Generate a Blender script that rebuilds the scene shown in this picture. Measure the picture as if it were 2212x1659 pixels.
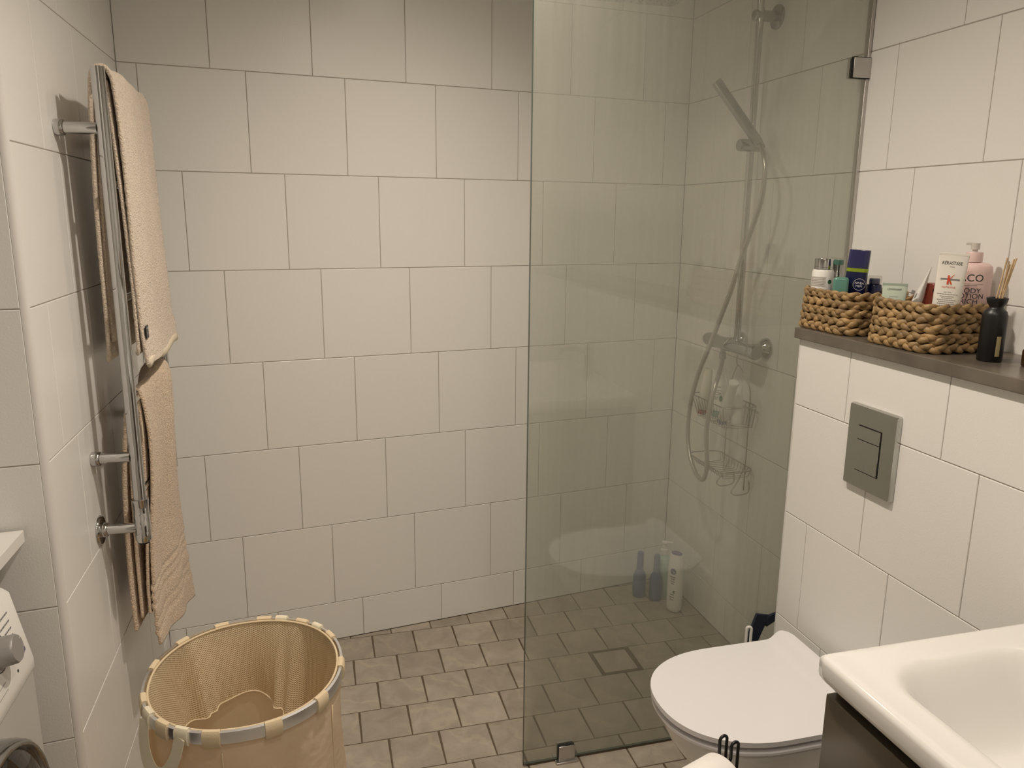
import bpy, math, random
from mathutils import Vector, Matrix, noise
random.seed(7)
for o in list(bpy.data.objects):
    bpy.data.objects.remove(o)
scene = bpy.context.scene
COL = scene.collection
R = math.radians

# ------------------------------------------------------------------ camera
IMG_W, IMG_H, FPX = 2212, 1659, 1664.6
YAW, PITCH, ROLL = 0.26028, -0.2142, 0.0092
CAM = Vector((-1.453, -2.848, 1.538))
fw = Vector((math.sin(YAW) * math.cos(PITCH), math.cos(YAW) * math.cos(PITCH), math.sin(PITCH)))
rt = Vector((math.cos(YAW), -math.sin(YAW), 0))
up = rt.cross(fw)
rt2 = rt * math.cos(ROLL) + up * math.sin(ROLL)
up2 = up * math.cos(ROLL) - rt * math.sin(ROLL)
cd = bpy.data.cameras.new('camera')
cd.sensor_width = 36.0
cd.lens = FPX / IMG_W * 36.0
cd.clip_start = 0.02
cam = bpy.data.objects.new('camera', cd)
COL.objects.link(cam)
m = Matrix.Identity(4)
for i in range(3):
    m[i][0], m[i][1], m[i][2], m[i][3] = rt2[i], up2[i], -fw[i], CAM[i]
cam.matrix_world = m
scene.camera = cam

# ------------------------------------------------------------------ world, lights, exposure
wd = bpy.data.worlds.new('world')
scene.world = wd
wd.use_nodes = True
wd.node_tree.nodes['Background'].inputs[0].default_value = (0.05, 0.045, 0.04, 1)
wd.node_tree.nodes['Background'].inputs[1].default_value = 0.2
scene.view_settings.view_transform = 'Standard'
scene.view_settings.look = 'None'
scene.view_settings.exposure = 0.0
scene.view_settings.gamma = 1.0
scene.view_settings.use_curve_mapping = False
LAMP_COL = (1.0, 0.875, 0.735)
CEIL = 2.45
LAMPS = [(-1.02, -0.72, 2.6), (-1.05, -1.34, 20.5), (-1.05, -2.15, 6.8), (-1.05, -2.95, 5.0)]
SPOT_DEG, SPOT_BLEND = 160, 1.0


# ------------------------------------------------------------------ materials
def mat(name, col, rough=0.5, metal=0.0, noise_s=0, noise_a=0.0, bump_s=0, bump_d=0.0, spec=0.5, alpha=None, rnd=0.0,
        bump_detail=2.0, trans=0.0, coat=0.0, sheen=0.0):
    M = bpy.data.materials.new(name)
    M.use_nodes = True
    nt = M.node_tree
    b = nt.nodes['Principled BSDF']
    b.inputs['Base Color'].default_value = (*col, 1)
    b.inputs['Roughness'].default_value = rough
    b.inputs['Metallic'].default_value = metal
    b.inputs['Specular IOR Level'].default_value = spec
    if trans: b.inputs['Transmission Weight'].default_value = trans
    if coat: b.inputs['Coat Weight'].default_value = coat
    if sheen:
        b.inputs['Sheen Weight'].default_value = sheen
        b.inputs['Sheen Roughness'].default_value = 0.6
    src = None
    tc = nt.nodes.new('ShaderNodeTexCoord')
    if noise_s:
        n = nt.nodes.new('ShaderNodeTexNoise')
        n.inputs['Scale'].default_value = noise_s
        n.inputs['Detail'].default_value = 5
        nt.links.new(tc.outputs['Object'], n.inputs['Vector'])
        r = nt.nodes.new('ShaderNodeValToRGB')
        r.color_ramp.elements[0].position = 0.3
        r.color_ramp.elements[1].position = 0.7
        r.color_ramp.elements[0].color = (*[max(0, c * (1 - noise_a)) for c in col], 1)
        r.color_ramp.elements[1].color = (*[min(1, c * (1 + noise_a)) for c in col], 1)
        nt.links.new(n.outputs['Fac'], r.inputs['Fac'])
        src = r.outputs['Color']
        nt.links.new(src, b.inputs['Base Color'])
    if rnd:
        oi = nt.nodes.new('ShaderNodeObjectInfo')
        mp = nt.nodes.new('ShaderNodeMapRange')
        mp.inputs['To Min'].default_value = 1 - rnd
        mp.inputs['To Max'].default_value = 1 + rnd
        nt.links.new(oi.outputs['Random'], mp.inputs['Value'])
        hs = nt.nodes.new('ShaderNodeHueSaturation')
        hs.inputs['Color'].default_value = (*col, 1)
        if src: nt.links.new(src, hs.inputs['Color'])
        nt.links.new(mp.outputs['Result'], hs.inputs['Value'])
        nt.links.new(hs.outputs['Color'], b.inputs['Base Color'])
    if bump_s:
        n = nt.nodes.new('ShaderNodeTexNoise')
        n.inputs['Scale'].default_value = bump_s
        n.inputs['Detail'].default_value = bump_detail
        nt.links.new(tc.outputs['Object'], n.inputs['Vector'])
        bp = nt.nodes.new('ShaderNodeBump')
        bp.inputs['Strength'].default_value = 1.0
        bp.inputs['Distance'].default_value = bump_d
        nt.links.new(n.outputs['Fac'], bp.inputs['Height'])
        nt.links.new(bp.outputs['Normal'], b.inputs['Normal'])
    return M


M = {}
M['tile'] = mat('wall_tile_white', (0.84, 0.83, 0.805), 0.30, bump_s=260, bump_d=0.00022, rnd=0.012)
M['grout'] = mat('wall_grout', (0.42, 0.385, 0.345), 0.9, bump_s=300, bump_d=0.0003)
M['trim'] = mat('corner_trim', (0.74, 0.715, 0.70), 0.35)
M['ceiling'] = mat('ceiling_paint', (0.80, 0.78, 0.74), 0.8)
M['fgrout'] = mat('floor_grout', (0.115, 0.085, 0.055), 0.9, bump_s=300, bump_d=0.0004)
M['chrome'] = mat('chrome', (0.56, 0.56, 0.555), 0.06, 1.0)
M['chrome_dull'] = mat('chrome_dull', (0.36, 0.365, 0.36), 0.14, 1.0)
M['plate'] = mat('flush_plate_chrome', (0.52, 0.525, 0.50), 0.10, 1.0)
M['steel'] = mat('steel_satin', (0.55, 0.53, 0.51), 0.32, 1.0)
M['wire'] = mat('wire_metal', (0.42, 0.40, 0.37), 0.35, 1.0)
M['alu'] = mat('aluminium', (0.86, 0.86, 0.88), 0.34, 1.0)
M['hose'] = mat('hose_metal', (0.50, 0.48, 0.45), 0.33, 0.85)
M['ceramic'] = mat('ceramic_white', (0.82, 0.81, 0.79), 0.12, coat=0.3)
M['lid'] = mat('lid_plastic', (0.80, 0.79, 0.81), 0.30)
M['plastic'] = mat('plastic_white', (0.80, 0.79, 0.76), 0.35)
M['machine'] = mat('enamel_white', (0.80, 0.79, 0.76), 0.28)
M['mgrey'] = mat('grey_plastic', (0.34, 0.33, 0.32), 0.35, 0.3)
M['ink'] = mat('ink_dark', (0.03, 0.03, 0.035), 0.6)
M['inkgrey'] = mat('ink_grey', (0.22, 0.21, 0.21), 0.6)
M['inkred'] = mat('ink_red', (0.62, 0.06, 0.02), 0.5)
M['inkwhite'] = mat('ink_white', (0.75, 0.75, 0.78), 0.5)
M['black'] = mat('black_matte', (0.006, 0.006, 0.007), 0.38)
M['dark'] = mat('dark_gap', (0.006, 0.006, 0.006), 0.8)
M['stone'] = mat('shelf_stone', (0.140, 0.120, 0.098), 0.28, noise_s=9, noise_a=0.32, bump_s=60, bump_d=0.0003)
M['cabinet'] = mat('cabinet_taupe', (0.105, 0.088, 0.062), 0.22)
M['towel_a'] = mat('terry_cream', (0.85, 0.715, 0.575), 0.95, noise_s=170, noise_a=0.14, bump_s=260, bump_d=0.006, bump_detail=3, sheen=0.4)
M['towel_b'] = mat('terry_tan', (0.76, 0.585, 0.42), 0.95, noise_s=170, noise_a=0.20, bump_s=260, bump_d=0.006, bump_detail=3, sheen=0.4)
M['hem'] = mat('towel_hem', (0.76, 0.67, 0.53), 0.9, bump_s=900, bump_d=0.0006)
M['canvas'] = mat('canvas_beige', (0.86, 0.75, 0.60), 0.85, bump_s=25, bump_d=0.004, noise_s=4, noise_a=0.06)
M['tab'] = mat('canvas_tab', (0.72, 0.59, 0.40), 0.85, bump_s=700, bump_d=0.0005)
M['strap'] = mat('webbing_cream', (0.80, 0.73, 0.56), 0.85, bump_s=900, bump_d=0.0006)
M['paper'] = mat('toilet_paper', (0.84, 0.81, 0.78), 0.95, bump_s=60, bump_d=0.001)
M['card'] = mat('cardboard', (0.42, 0.31, 0.2), 0.9)
M['silicone'] = mat('aged_silicone', (0.72, 0.66, 0.40), 0.6)
M['navy'] = mat('navy_fabric', (0.012, 0.016, 0.035), 0.8, bump_s=200, bump_d=0.001)
M['blue_b'] = mat('blue_bottle', (0.035, 0.10, 0.24), 0.3)
M['mint_b'] = mat('mint_bottle', (0.42, 0.62, 0.55), 0.3)
M['bluecap'] = mat('blue_cap', (0.06, 0.07, 0.22), 0.35)
M['nivea'] = mat('deep_blue', (0.006, 0.010, 0.055), 0.22)
M['nivea_cap'] = mat('blue_translucent_cap', (0.03, 0.03, 0.10), 0.16)
M['lime'] = mat('lime_band', (0.30, 0.42, 0.03), 0.25, 0.35)
M['teal'] = mat('teal_jar', (0.10, 0.24, 0.19), 0.22)
M['tealcap'] = mat('teal_cap', (0.06, 0.20, 0.15), 0.3)
M['pink'] = mat('pink_bottle', (0.76, 0.56, 0.53), 0.35)
M['pump'] = mat('pump_translucent', (0.62, 0.58, 0.53), 0.3)
M['mint_t'] = mat('mint_tube', (0.52, 0.60, 0.50), 0.35)
M['mint_d'] = mat('mint_tube_crimp', (0.36, 0.43, 0.36), 0.4)
M['cream_t'] = mat('cream_tube', (0.80, 0.77, 0.70), 0.35)
M['coral'] = mat('coral_bottle', (0.45, 0.10, 0.06), 0.2)
M['bluepump'] = mat('slate_blue', (0.05, 0.065, 0.17), 0.35)
M['gold'] = mat('gold_label', (0.52, 0.44, 0.24), 0.4, 0.3)
M['reed'] = mat('reed_wood', (0.62, 0.45, 0.26), 0.7, noise_s=40, noise_a=0.2)
M['braid'] = mat('water_hyacinth', (0.31, 0.20, 0.088), 0.5, noise_s=38, noise_a=0.45, bump_s=300, bump_d=0.0007)
M['basket_in'] = mat('basket_lining', (0.16, 0.09, 0.035), 0.9)
M['amber'] = mat('amber_bottle', (0.05, 0.025, 0.01), 0.15)
M['green_ink'] = mat('ink_green', (0.03, 0.15, 0.06), 0.5)
M['redcap'] = mat('red_cap', (0.30, 0.03, 0.02), 0.4)


def floor_mat():
    F = bpy.data.materials.new('floor_slate')
    F.use_nodes = True
    nt = F.node_tree
    b = nt.nodes['Principled BSDF']
    b.inputs['Roughness'].default_value = 0.55
    oi = nt.nodes.new('ShaderNodeObjectInfo')
    tc = nt.nodes.new('ShaderNodeTexCoord')
    sc = nt.nodes.new('ShaderNodeVectorMath'); sc.operation = 'ADD'
    mu = nt.nodes.new('ShaderNodeMath'); mu.operation = 'MULTIPLY'; mu.inputs[1].default_value = 37.0
    nt.links.new(oi.outputs['Random'], mu.inputs[0])
    cx = nt.nodes.new('ShaderNodeCombineXYZ')
    nt.links.new(mu.outputs[0], cx.inputs[0]); nt.links.new(mu.outputs[0], cx.inputs[1])
    nt.links.new(tc.outputs['Object'], sc.inputs[0]); nt.links.new(cx.outputs[0], sc.inputs[1])
    n1 = nt.nodes.new('ShaderNodeTexNoise'); n1.inputs['Scale'].default_value = 14; n1.inputs['Detail'].default_value = 8
    n1.inputs['Distortion'].default_value = 0.8
    nt.links.new(sc.outputs[0], n1.inputs['Vector'])
    r = nt.nodes.new('ShaderNodeValToRGB')
    e = r.color_ramp.elements
    e[0].position = 0.28; e[0].color = (0.31, 0.27, 0.22, 1)
    e[1].position = 0.75; e[1].color = (0.43, 0.38, 0.315, 1)
    nt.links.new(n1.outputs['Fac'], r.inputs['Fac'])
    # pale veins
    wv = nt.nodes.new('ShaderNodeTexWave'); wv.inputs['Scale'].default_value = 2.2; wv.inputs['Distortion'].default_value = 9
    wv.inputs['Detail'].default_value = 5; wv.inputs['Detail Scale'].default_value = 2.0; wv.bands_direction = 'DIAGONAL'
    nt.links.new(sc.outputs[0], wv.inputs['Vector'])
    r2 = nt.nodes.new('ShaderNodeValToRGB')
    r2.color_ramp.elements[0].position = 0.93; r2.color_ramp.elements[0].color = (0, 0, 0, 1)
    r2.color_ramp.elements[1].position = 1.0; r2.color_ramp.elements[1].color = (0.30, 0.30, 0.30, 1)
    nt.links.new(wv.outputs['Fac'], r2.inputs['Fac'])
    mx = nt.nodes.new('ShaderNodeMixRGB')
    mx.inputs[2].default_value = (0.52, 0.45, 0.34, 1)
    nt.links.new(r2.outputs['Color'], mx.inputs[0]); nt.links.new(r.outputs['Color'], mx.inputs[1])
    mp = nt.nodes.new('ShaderNodeMapRange'); mp.inputs['To Min'].default_value = 0.90; mp.inputs['To Max'].default_value = 1.10
    nt.links.new(oi.outputs['Random'], mp.inputs['Value'])
    hs = nt.nodes.new('ShaderNodeHueSaturation')
    nt.links.new(mp.outputs['Result'], hs.inputs['Value']); nt.links.new(mx.outputs[0], hs.inputs['Color'])
    nt.links.new(hs.outputs['Color'], b.inputs['Base Color'])
    n2 = nt.nodes.new('ShaderNodeTexNoise'); n2.inputs['Scale'].default_value = 70; n2.inputs['Detail'].default_value = 8
    nt.links.new(sc.outputs[0], n2.inputs['Vector'])
    bp = nt.nodes.new('ShaderNodeBump'); bp.inputs['Distance'].default_value = 0.0022
    nt.links.new(n2.outputs['Fac'], bp.inputs['Height']); nt.links.new(bp.outputs['Normal'], b.inputs['Normal'])
    return F


M['floor'] = floor_mat()


def glass_mat(name, tint, haze, ior=1.5, rough=0.0, streak=True):
    G = bpy.data.materials.new(name)
    G.use_nodes = True
    nt = G.node_tree
    nt.nodes.clear()
    out = nt.nodes.new('ShaderNodeOutputMaterial')
    tr = nt.nodes.new('ShaderNodeBsdfTransparent'); tr.inputs[0].default_value = (*tint, 1)
    gl = nt.nodes.new('ShaderNodeBsdfGlossy'); gl.inputs['Roughness'].default_value = rough
    gl.inputs['Color'].default_value = (1, 1, 1, 1)
    fr = nt.nodes.new('ShaderNodeFresnel'); fr.inputs['IOR'].default_value = ior
    ge = nt.nodes.new('ShaderNodeNewGeometry')
    im = nt.nodes.new('ShaderNodeMapRange'); im.inputs['To Min'].default_value = ior; im.inputs['To Max'].default_value = 1 / ior
    nt.links.new(ge.outputs['Backfacing'], im.inputs['Value']); nt.links.new(im.outputs['Result'], fr.inputs['IOR'])
    df = nt.nodes.new('ShaderNodeBsdfDiffuse'); df.inputs[0].default_value = (0.66, 0.66, 0.60, 1)
    tl = nt.nodes.new('ShaderNodeBsdfTranslucent'); tl.inputs[0].default_value = (0.66, 0.66, 0.60, 1)
    mh = nt.nodes.new('ShaderNodeMixShader'); mh.inputs[0].default_value = 0.5
    nt.links.new(df.outputs[0], mh.inputs[1]); nt.links.new(tl.outputs[0], mh.inputs[2])
    m1 = nt.nodes.new('ShaderNodeMixShader')
    m1.inputs[0].default_value = haze
    if streak:
        tc = nt.nodes.new('ShaderNodeTexCoord')
        mp = nt.nodes.new('ShaderNodeMapping'); mp.inputs['Scale'].default_value = (70, 70, 1.3)
        n = nt.nodes.new('ShaderNodeTexNoise'); n.inputs['Scale'].default_value = 1.0; n.inputs['Detail'].default_value = 3
        nt.links.new(tc.outputs['Object'], mp.inputs[0]); nt.links.new(mp.outputs[0], n.inputs['Vector'])
        mr = nt.nodes.new('ShaderNodeMapRange')
        mr.inputs['From Min'].default_value = 0.3; mr.inputs['From Max'].default_value = 0.7
        mr.inputs['To Min'].default_value = haze * 0.87; mr.inputs['To Max'].default_value = haze * 1.13
        nt.links.new(n.outputs['Fac'], mr.inputs['Value']); nt.links.new(mr.outputs['Result'], m1.inputs[0])
    nt.links.new(tr.outputs[0], m1.inputs[1]); nt.links.new(mh.outputs[0], m1.inputs[2])
    m2 = nt.nodes.new('ShaderNodeMixShader')
    nt.links.new(fr.outputs[0], m2.inputs[0]); nt.links.new(m1.outputs[0], m2.inputs[1]); nt.links.new(gl.outputs[0], m2.inputs[2])
    nt.links.new(m2.outputs[0], out.inputs[0])
    return G


M['glass'] = glass_mat('shower_glass', (0.905, 0.918, 0.89), 0.17)
M['glass_edge'] = mat('glass_edge', (0.05, 0.075, 0.06), 0.15)
M['clear'] = glass_mat('clear_plastic', (0.93, 0.93, 0.91), 0.05, streak=False, rough=0.05)
M['porthole'] = glass_mat('porthole_glass', (0.10, 0.10, 0.10), 0.02, streak=False)


def liner_mat():
    F = bpy.data.materials.new('liner_mesh_fabric')
    F.use_nodes = True
    nt = F.node_tree
    b = nt.nodes['Principled BSDF']
    b.inputs['Roughness'].default_value = 0.9
    uv = nt.nodes.new('ShaderNodeUVMap')
    # honeycomb net: three cosine waves at 60 degrees
    sx = nt.nodes.new('ShaderNodeSeparateXYZ')
    nt.links.new(uv.outputs[0], sx.inputs[0])
    kk = 2 * math.pi / (0.0050 * 0.866)

    def mth(op, a, b=None):
        n = nt.nodes.new('ShaderNodeMath'); n.operation = op
        for i_, q in enumerate((a, b)):
            if q is None: continue
            if isinstance(q, (int, float)): n.inputs[i_].default_value = q
            else: nt.links.new(q, n.inputs[i_])
        return n.outputs[0]
    U = mth('MULTIPLY', sx.outputs[0], kk); V = mth('MULTIPLY', sx.outputs[1], kk)
    U2 = mth('MULTIPLY', U, 0.5); V2 = mth('MULTIPLY', V, 0.866)
    hsum = mth('ADD', mth('ADD', mth('COSINE', U), mth('COSINE', mth('ADD', U2, V2))), mth('COSINE', mth('SUBTRACT', U2, V2)))
    net = mth('SUBTRACT', 1.0, mth('DIVIDE', mth('ADD', hsum, 1.5), 4.5))
    r = nt.nodes.new('ShaderNodeValToRGB')
    r.color_ramp.elements[0].position = 0.45; r.color_ramp.elements[0].color = (0.60, 0.46, 0.27, 1)
    r.color_ramp.elements[1].position = 0.72; r.color_ramp.elements[1].color = (0.92, 0.81, 0.60, 1)
    nt.links.new(net, r.inputs['Fac'])
    nt.links.new(r.outputs['Color'], b.inputs['Base Color'])
    bp = nt.nodes.new('ShaderNodeBump'); bp.inputs['Distance'].default_value = 0.0012
    nt.links.new(net, bp.inputs['Height']); nt.links.new(bp.outputs['Normal'], b.inputs['Normal'])
    return F


M['liner'] = liner_mat()


def add_translucency(Mt, col, k):
    nt = Mt.node_tree
    b = nt.nodes['Principled BSDF']; out = nt.nodes['Material Output']
    tl = nt.nodes.new('ShaderNodeBsdfTranslucent'); tl.inputs[0].default_value = (*col, 1)
    mx = nt.nodes.new('ShaderNodeMixShader'); mx.inputs[0].default_value = k
    nt.links.new(b.outputs[0], mx.inputs[1]); nt.links.new(tl.outputs[0], mx.inputs[2]); nt.links.new(mx.outputs[0], out.inputs[0])


add_translucency(M['canvas'], (0.85, 0.66, 0.42), 0.40)
add_translucency(M['liner'], (0.85, 0.68, 0.42), 0.35)
E_ = bpy.data.materials.new('lamp_glow'); E_.use_nodes = True
E_.node_tree.nodes['Principled BSDF'].inputs['Emission Color'].default_value = (1, 0.86, 0.66, 1)
E_.node_tree.nodes['Principled BSDF'].inputs['Emission Strength'].default_value = 18.0
M['glow'] = E_


# ------------------------------------------------------------------ mesh helpers
class MB:
    def __init__(s):
        s.v = []; s.f = []; s.uv = None

    def box(s, a, b):
        x0, y0, z0 = a; x1, y1, z1 = b
        n = len(s.v)
        s.v += [(x0, y0, z0), (x1, y0, z0), (x1, y1, z0), (x0, y1, z0), (x0, y0, z1), (x1, y0, z1), (x1, y1, z1), (x0, y1, z1)]
        s.f += [tuple(n + i for i in q) for q in ((3, 2, 1, 0), (4, 5, 6, 7), (0, 1, 5, 4), (1, 2, 6, 5), (2, 3, 7, 6), (3, 0, 4, 7))]
        return s

    def loft(s, rings, cap0=True, cap1=True, closed=True):
        n = len(s.v); k = len(rings[0])
        for r in rings: s.v += [tuple(p) for p in r]
        for i in range(len(rings) - 1):
            for j in range(k if closed else k - 1):
                a = n + i * k + j; b = n + i * k + (j + 1) % k
                s.f.append((a, b, b + k, a + k))
        if cap0: s.f.append(tuple(n + j for j in reversed(range(k))))
        if cap1: s.f.append(tuple(n + (len(rings) - 1) * k + j for j in range(k)))
        return s

    def lathe(s, prof, seg=28, axis='z', o=(0, 0, 0), sx=1.0, sy=1.0, cap=True):
        rings = []
        for (r, z) in prof:
            ring = []
            for j in range(seg):
                t = 2 * math.pi * j / seg
                p = (r * math.cos(t) * sx, r * math.sin(t) * sy, z)
                if axis == 'x': p = (p[2], p[0], p[1])
                elif axis == 'y': p = (p[1], p[2], p[0])
                ring.append((p[0] + o[0], p[1] + o[1], p[2] + o[2]))
            rings.append(ring)
        return s.loft(rings, cap, cap)

    def tube(s, path, rad, seg=10, closed=False, flat=None):
        pts = [Vector(p) for p in path]
        n = len(pts)
        rings = []
        up0 = None
        for i, p in enumerate(pts):
            if closed: t = (pts[(i + 1) % n] - pts[i - 1])
            else: t = (pts[min(i + 1, n - 1)] - pts[max(i - 1, 0)])
            t.normalize()
            if up0 is None:
                up0 = Vector((0, 0, 1)) if abs(t.z) < 0.9 else Vector((1, 0, 0))
            a = t.cross(up0)
            if a.length < 1e-5: a = t.cross(Vector((0, 1, 0)))
            a.normalize()
            b = a.cross(t).normalized()
            up0 = b
            rr = rad[i] if isinstance(rad, (list, tuple)) else rad
            ring = []
            for j in range(seg):
                th = 2 * math.pi * j / seg
                ring.append(p + a * math.cos(th) * rr + b * math.sin(th) * rr * (flat or 1.0))
            rings.append(ring)
        if closed:
            rings.append(rings[0])
            return s.loft(rings, False, False)
        return s.loft(rings)

    def mesh(s, name, smooth=False):
        me = bpy.data.meshes.new(name)
        me.from_pydata([tuple(v) for v in s.v], [], s.f)
        if smooth:
            me.polygons.foreach_set('use_smooth', [True] * len(me.polygons))
        me.update()
        return me

    def build(s, name, material, parent=None, loc=None, rot=None, smooth=False, bevel=0, seg=2, subsurf=0, solid=0, auto=None):
        me = s.mesh(name, smooth)
        return place(name, me, material, parent, loc, rot, bevel, seg, subsurf, solid, auto)


def place(name, me, material, parent=None, loc=None, rot=None, bevel=0, seg=2, subsurf=0, solid=0, auto=None):
    o = bpy.data.objects.new(name, me)
    COL.objects.link(o)
    if material is not None and not me.materials:
        me.materials.append(M[material] if isinstance(material, str) else material)
    if parent: o.parent = parent
    if loc: o.location = loc
    if rot: o.rotation_euler = rot
    if solid:
        md = o.modifiers.new('thickness', 'SOLIDIFY'); md.thickness = solid; md.offset = 0
    if bevel:
        md = o.modifiers.new('bevel', 'BEVEL'); md.width = bevel; md.segments = seg; md.limit_method = 'ANGLE'; md.angle_limit = R(40)
        md.harden_normals = False
        me.polygons.foreach_set('use_smooth', [True] * len(me.polygons))
        me.set_sharp_from_angle(angle=R(50))
    elif auto:
        me.polygons.foreach_set('use_smooth', [True] * len(me.polygons))
        me.set_sharp_from_angle(angle=R(auto))
    if subsurf:
        md = o.modifiers.new('smooth', 'SUBSURF'); md.levels = subsurf; md.render_levels = subsurf
        me.polygons.foreach_set('use_smooth', [True] * len(me.polygons))
    return o


def thing(name, label, cat, loc=(0, 0, 0), rotz=0.0, group=None, rot=None):
    o = bpy.data.objects.new(name, None)
    o.empty_display_size = 0.05
    COL.objects.link(o)
    o.location = loc
    o.rotation_euler = rot if rot else (0, 0, rotz)
    o['label'] = label; o['category'] = cat
    if group: o['group'] = group
    return o


def tag(o, label, cat, group=None):
    o['label'] = label; o['category'] = cat
    if group: o['group'] = group
    return o


def rrect(w, d, r, n=5, cx=0, cy=0):
    """rounded rectangle outline, counter-clockwise"""
    pts = []
    for (sx, sy, a0) in ((1, 1, 0), (-1, 1, 90), (-1, -1, 180), (1, -1, 270)):
        for i in range(n + 1):
            a = R(a0 + 90 * i / n)
            pts.append((cx + sx * (w / 2 - r) + r * math.cos(a), cy + sy * (d / 2 - r) + r * math.sin(a)))
    return pts


def rprism(mb, outline, z0, z1, e=0.0):
    """prism of a 2D outline with slightly pulled-in (rounded) top and bottom edges"""
    cx = sum(p[0] for p in outline) / len(outline); cy = sum(p[1] for p in outline) / len(outline)

    def ring(z, k):
        out = []
        for (x, y) in outline:
            d = math.hypot(x - cx, y - cy) or 1
            f = (d - k) / d
            out.append((cx + (x - cx) * f, cy + (y - cy) * f, z))
        return out
    if e: return mb.loft([ring(z0, e), ring(z0 + e * .35, e * .3), ring(z0 + e, 0), ring(z1 - e, 0), ring(z1 - e * .35, e * .3), ring(z1, e)])
    return mb.loft([ring(z0, 0), ring(z1, 0)])


FONT_CACHE = {}


def text_verts(body, size):
    key = (body, size)
    if key in FONT_CACHE: return FONT_CACHE[key]
    cu = bpy.data.curves.new('txt', 'FONT')
    cu.body = body; cu.size = size; cu.align_x = 'CENTER'; cu.align_y = 'CENTER'
    cu.resolution_u = 3
    ob = bpy.data.objects.new('txt', cu)
    COL.objects.link(ob)
    dg = bpy.context.evaluated_depsgraph_get()
    me = bpy.data.meshes.new_from_object(ob.evaluated_get(dg))
    v = [tuple(x.co) for x in me.vertices]
    f = [tuple(p.vertices) for p in me.polygons]
    bpy.data.objects.remove(ob); bpy.data.curves.remove(cu); bpy.data.meshes.remove(me)
    FONT_CACHE[key] = (v, f)
    return v, f


def text_on(name, body, size, material, parent, fn, stretch=1.0, cut=None):
    """flat print: lettering laid on a surface given by fn(x, y) -> point"""
    v, f = text_verts(body, size)
    mb = MB()
    mb.v = [fn(x * stretch, y) for (x, y, z) in v]
    mb.f = f
    return mb.build(name, material, parent)


def on_front(yoff, x0=0, z0=0):
    return lambda x, y: (x0 + x, yoff, z0 + y)


def on_cyl(r, z0, a0=270, e=0.0004, sx=1.0, sy=1.0):
    def fn(x, y):
        a = R(a0) + x / r
        return ((r + e) * math.cos(a) * sx, (r + e) * math.sin(a) * sy, z0 + y)
    return fn


def patch_cyl(mb, r, z0, z1, a0, a1, e=0.0003, n=10, sx=1.0, sy=1.0):
    k = len(mb.v)
    for i in range(n + 1):
        a = R(a0 + (a1 - a0) * i / n)
        for z in (z0, z1): mb.v.append(((r + e) * math.cos(a) * sx, (r + e) * math.sin(a) * sy, z))
    for i in range(n): mb.f.append((k + 2 * i, k + 2 * i + 2, k + 2 * i + 3, k + 2 * i + 1))
    return mb


def disc_on(fn, r, n=24, ry=None, x=0, y=0):
    mb = MB()
    ry = ry or r
    mb.v = [fn(x + r * math.cos(2 * math.pi * i / n), y + ry * math.sin(2 * math.pi * i / n)) for i in range(n)]
    mb.f = [tuple(range(n))]
    return mb


def ring_on(fn, r0, r1, n=28, x=0, y=0):
    mb = MB()
    for i in range(n):
        c, s_ = math.cos(2 * math.pi * i / n), math.sin(2 * math.pi * i / n)
        mb.v += [fn(x + r0 * c, y + r0 * s_), fn(x + r1 * c, y + r1 * s_)]
    for i in range(n):
        j = (i + 1) % n
        mb.f.append((2 * i, 2 * i + 1, 2 * j + 1, 2 * j))
    return mb


def rect_on(mb, fn, x0, x1, y0, y1):
    k = len(mb.v)
    mb.v += [fn(x0, y0), fn(x1, y0), fn(x1, y1), fn(x0, y1)]
    mb.f.append((k, k + 1, k + 2, k + 3))
    return mb


# ------------------------------------------------------------------ tiled structure
ROWZ = [0.1485 + 0.303 * k for k in range(8)]       # horizontal joint lines
STRIPS = []                                          # (strip number, z0, z1)
_edges = [0.0] + ROWZ + [CEIL]
for i in range(len(_edges) - 1):
    STRIPS.append((7 - i, _edges[i], _edges[i + 1]))
GAP = 0.0011
TILE_MESH = {}


def poly_tile(poly, thick=0.006, ch=0.0012):
    """tile from a convex polygon in local XY; the face is at z=0, body below"""
    cx = sum(p[0] for p in poly) / len(poly); cy = sum(p[1] for p in poly) / len(poly)
    mb = MB()

    def ring(z, k):
        n = len(poly); out = []
        for i, (x, y) in enumerate(poly):
            px, py = poly[i - 1]; nx, ny = poly[(i + 1) % n]
            e1 = Vector((x - px, y - py)).normalized(); e2 = Vector((nx - x, ny - y)).normalized()
            n1 = Vector((-e1.y, e1.x)); n2 = Vector((-e2.y, e2.x))
            b = n1 + n2
            d = b.dot(n1)
            b = b * (k / max(d, 0.35))
            out.append((x + b.x, y + b.y, z))
        return out
    mb.loft([ring(-thick, 0), ring(-ch, 0), ring(-ch * 0.35, ch * 0.35), ring(0, ch)])
    return mb


def wall_tile_mesh(w, h):
    key = (round(w, 3), round(h, 3))
    if key not in TILE_MESH:
        mb = poly_tile([(-w / 2, -h / 2), (w / 2, -h / 2), (w / 2, h / 2), (-w / 2, h / 2)])
        # local XY(Z out) -> wall local (u, n, z): x->u, y->z, z->n
        mb.v = [(x, z, y) for (x, y, z) in mb.v]
        mb.f = [tuple(reversed(f)) for f in mb.f]
        TILE_MESH[key] = mb.mesh('wall_tile')
        TILE_MESH[key].materials.append(M['tile'])
    return TILE_MESH[key]


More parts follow.
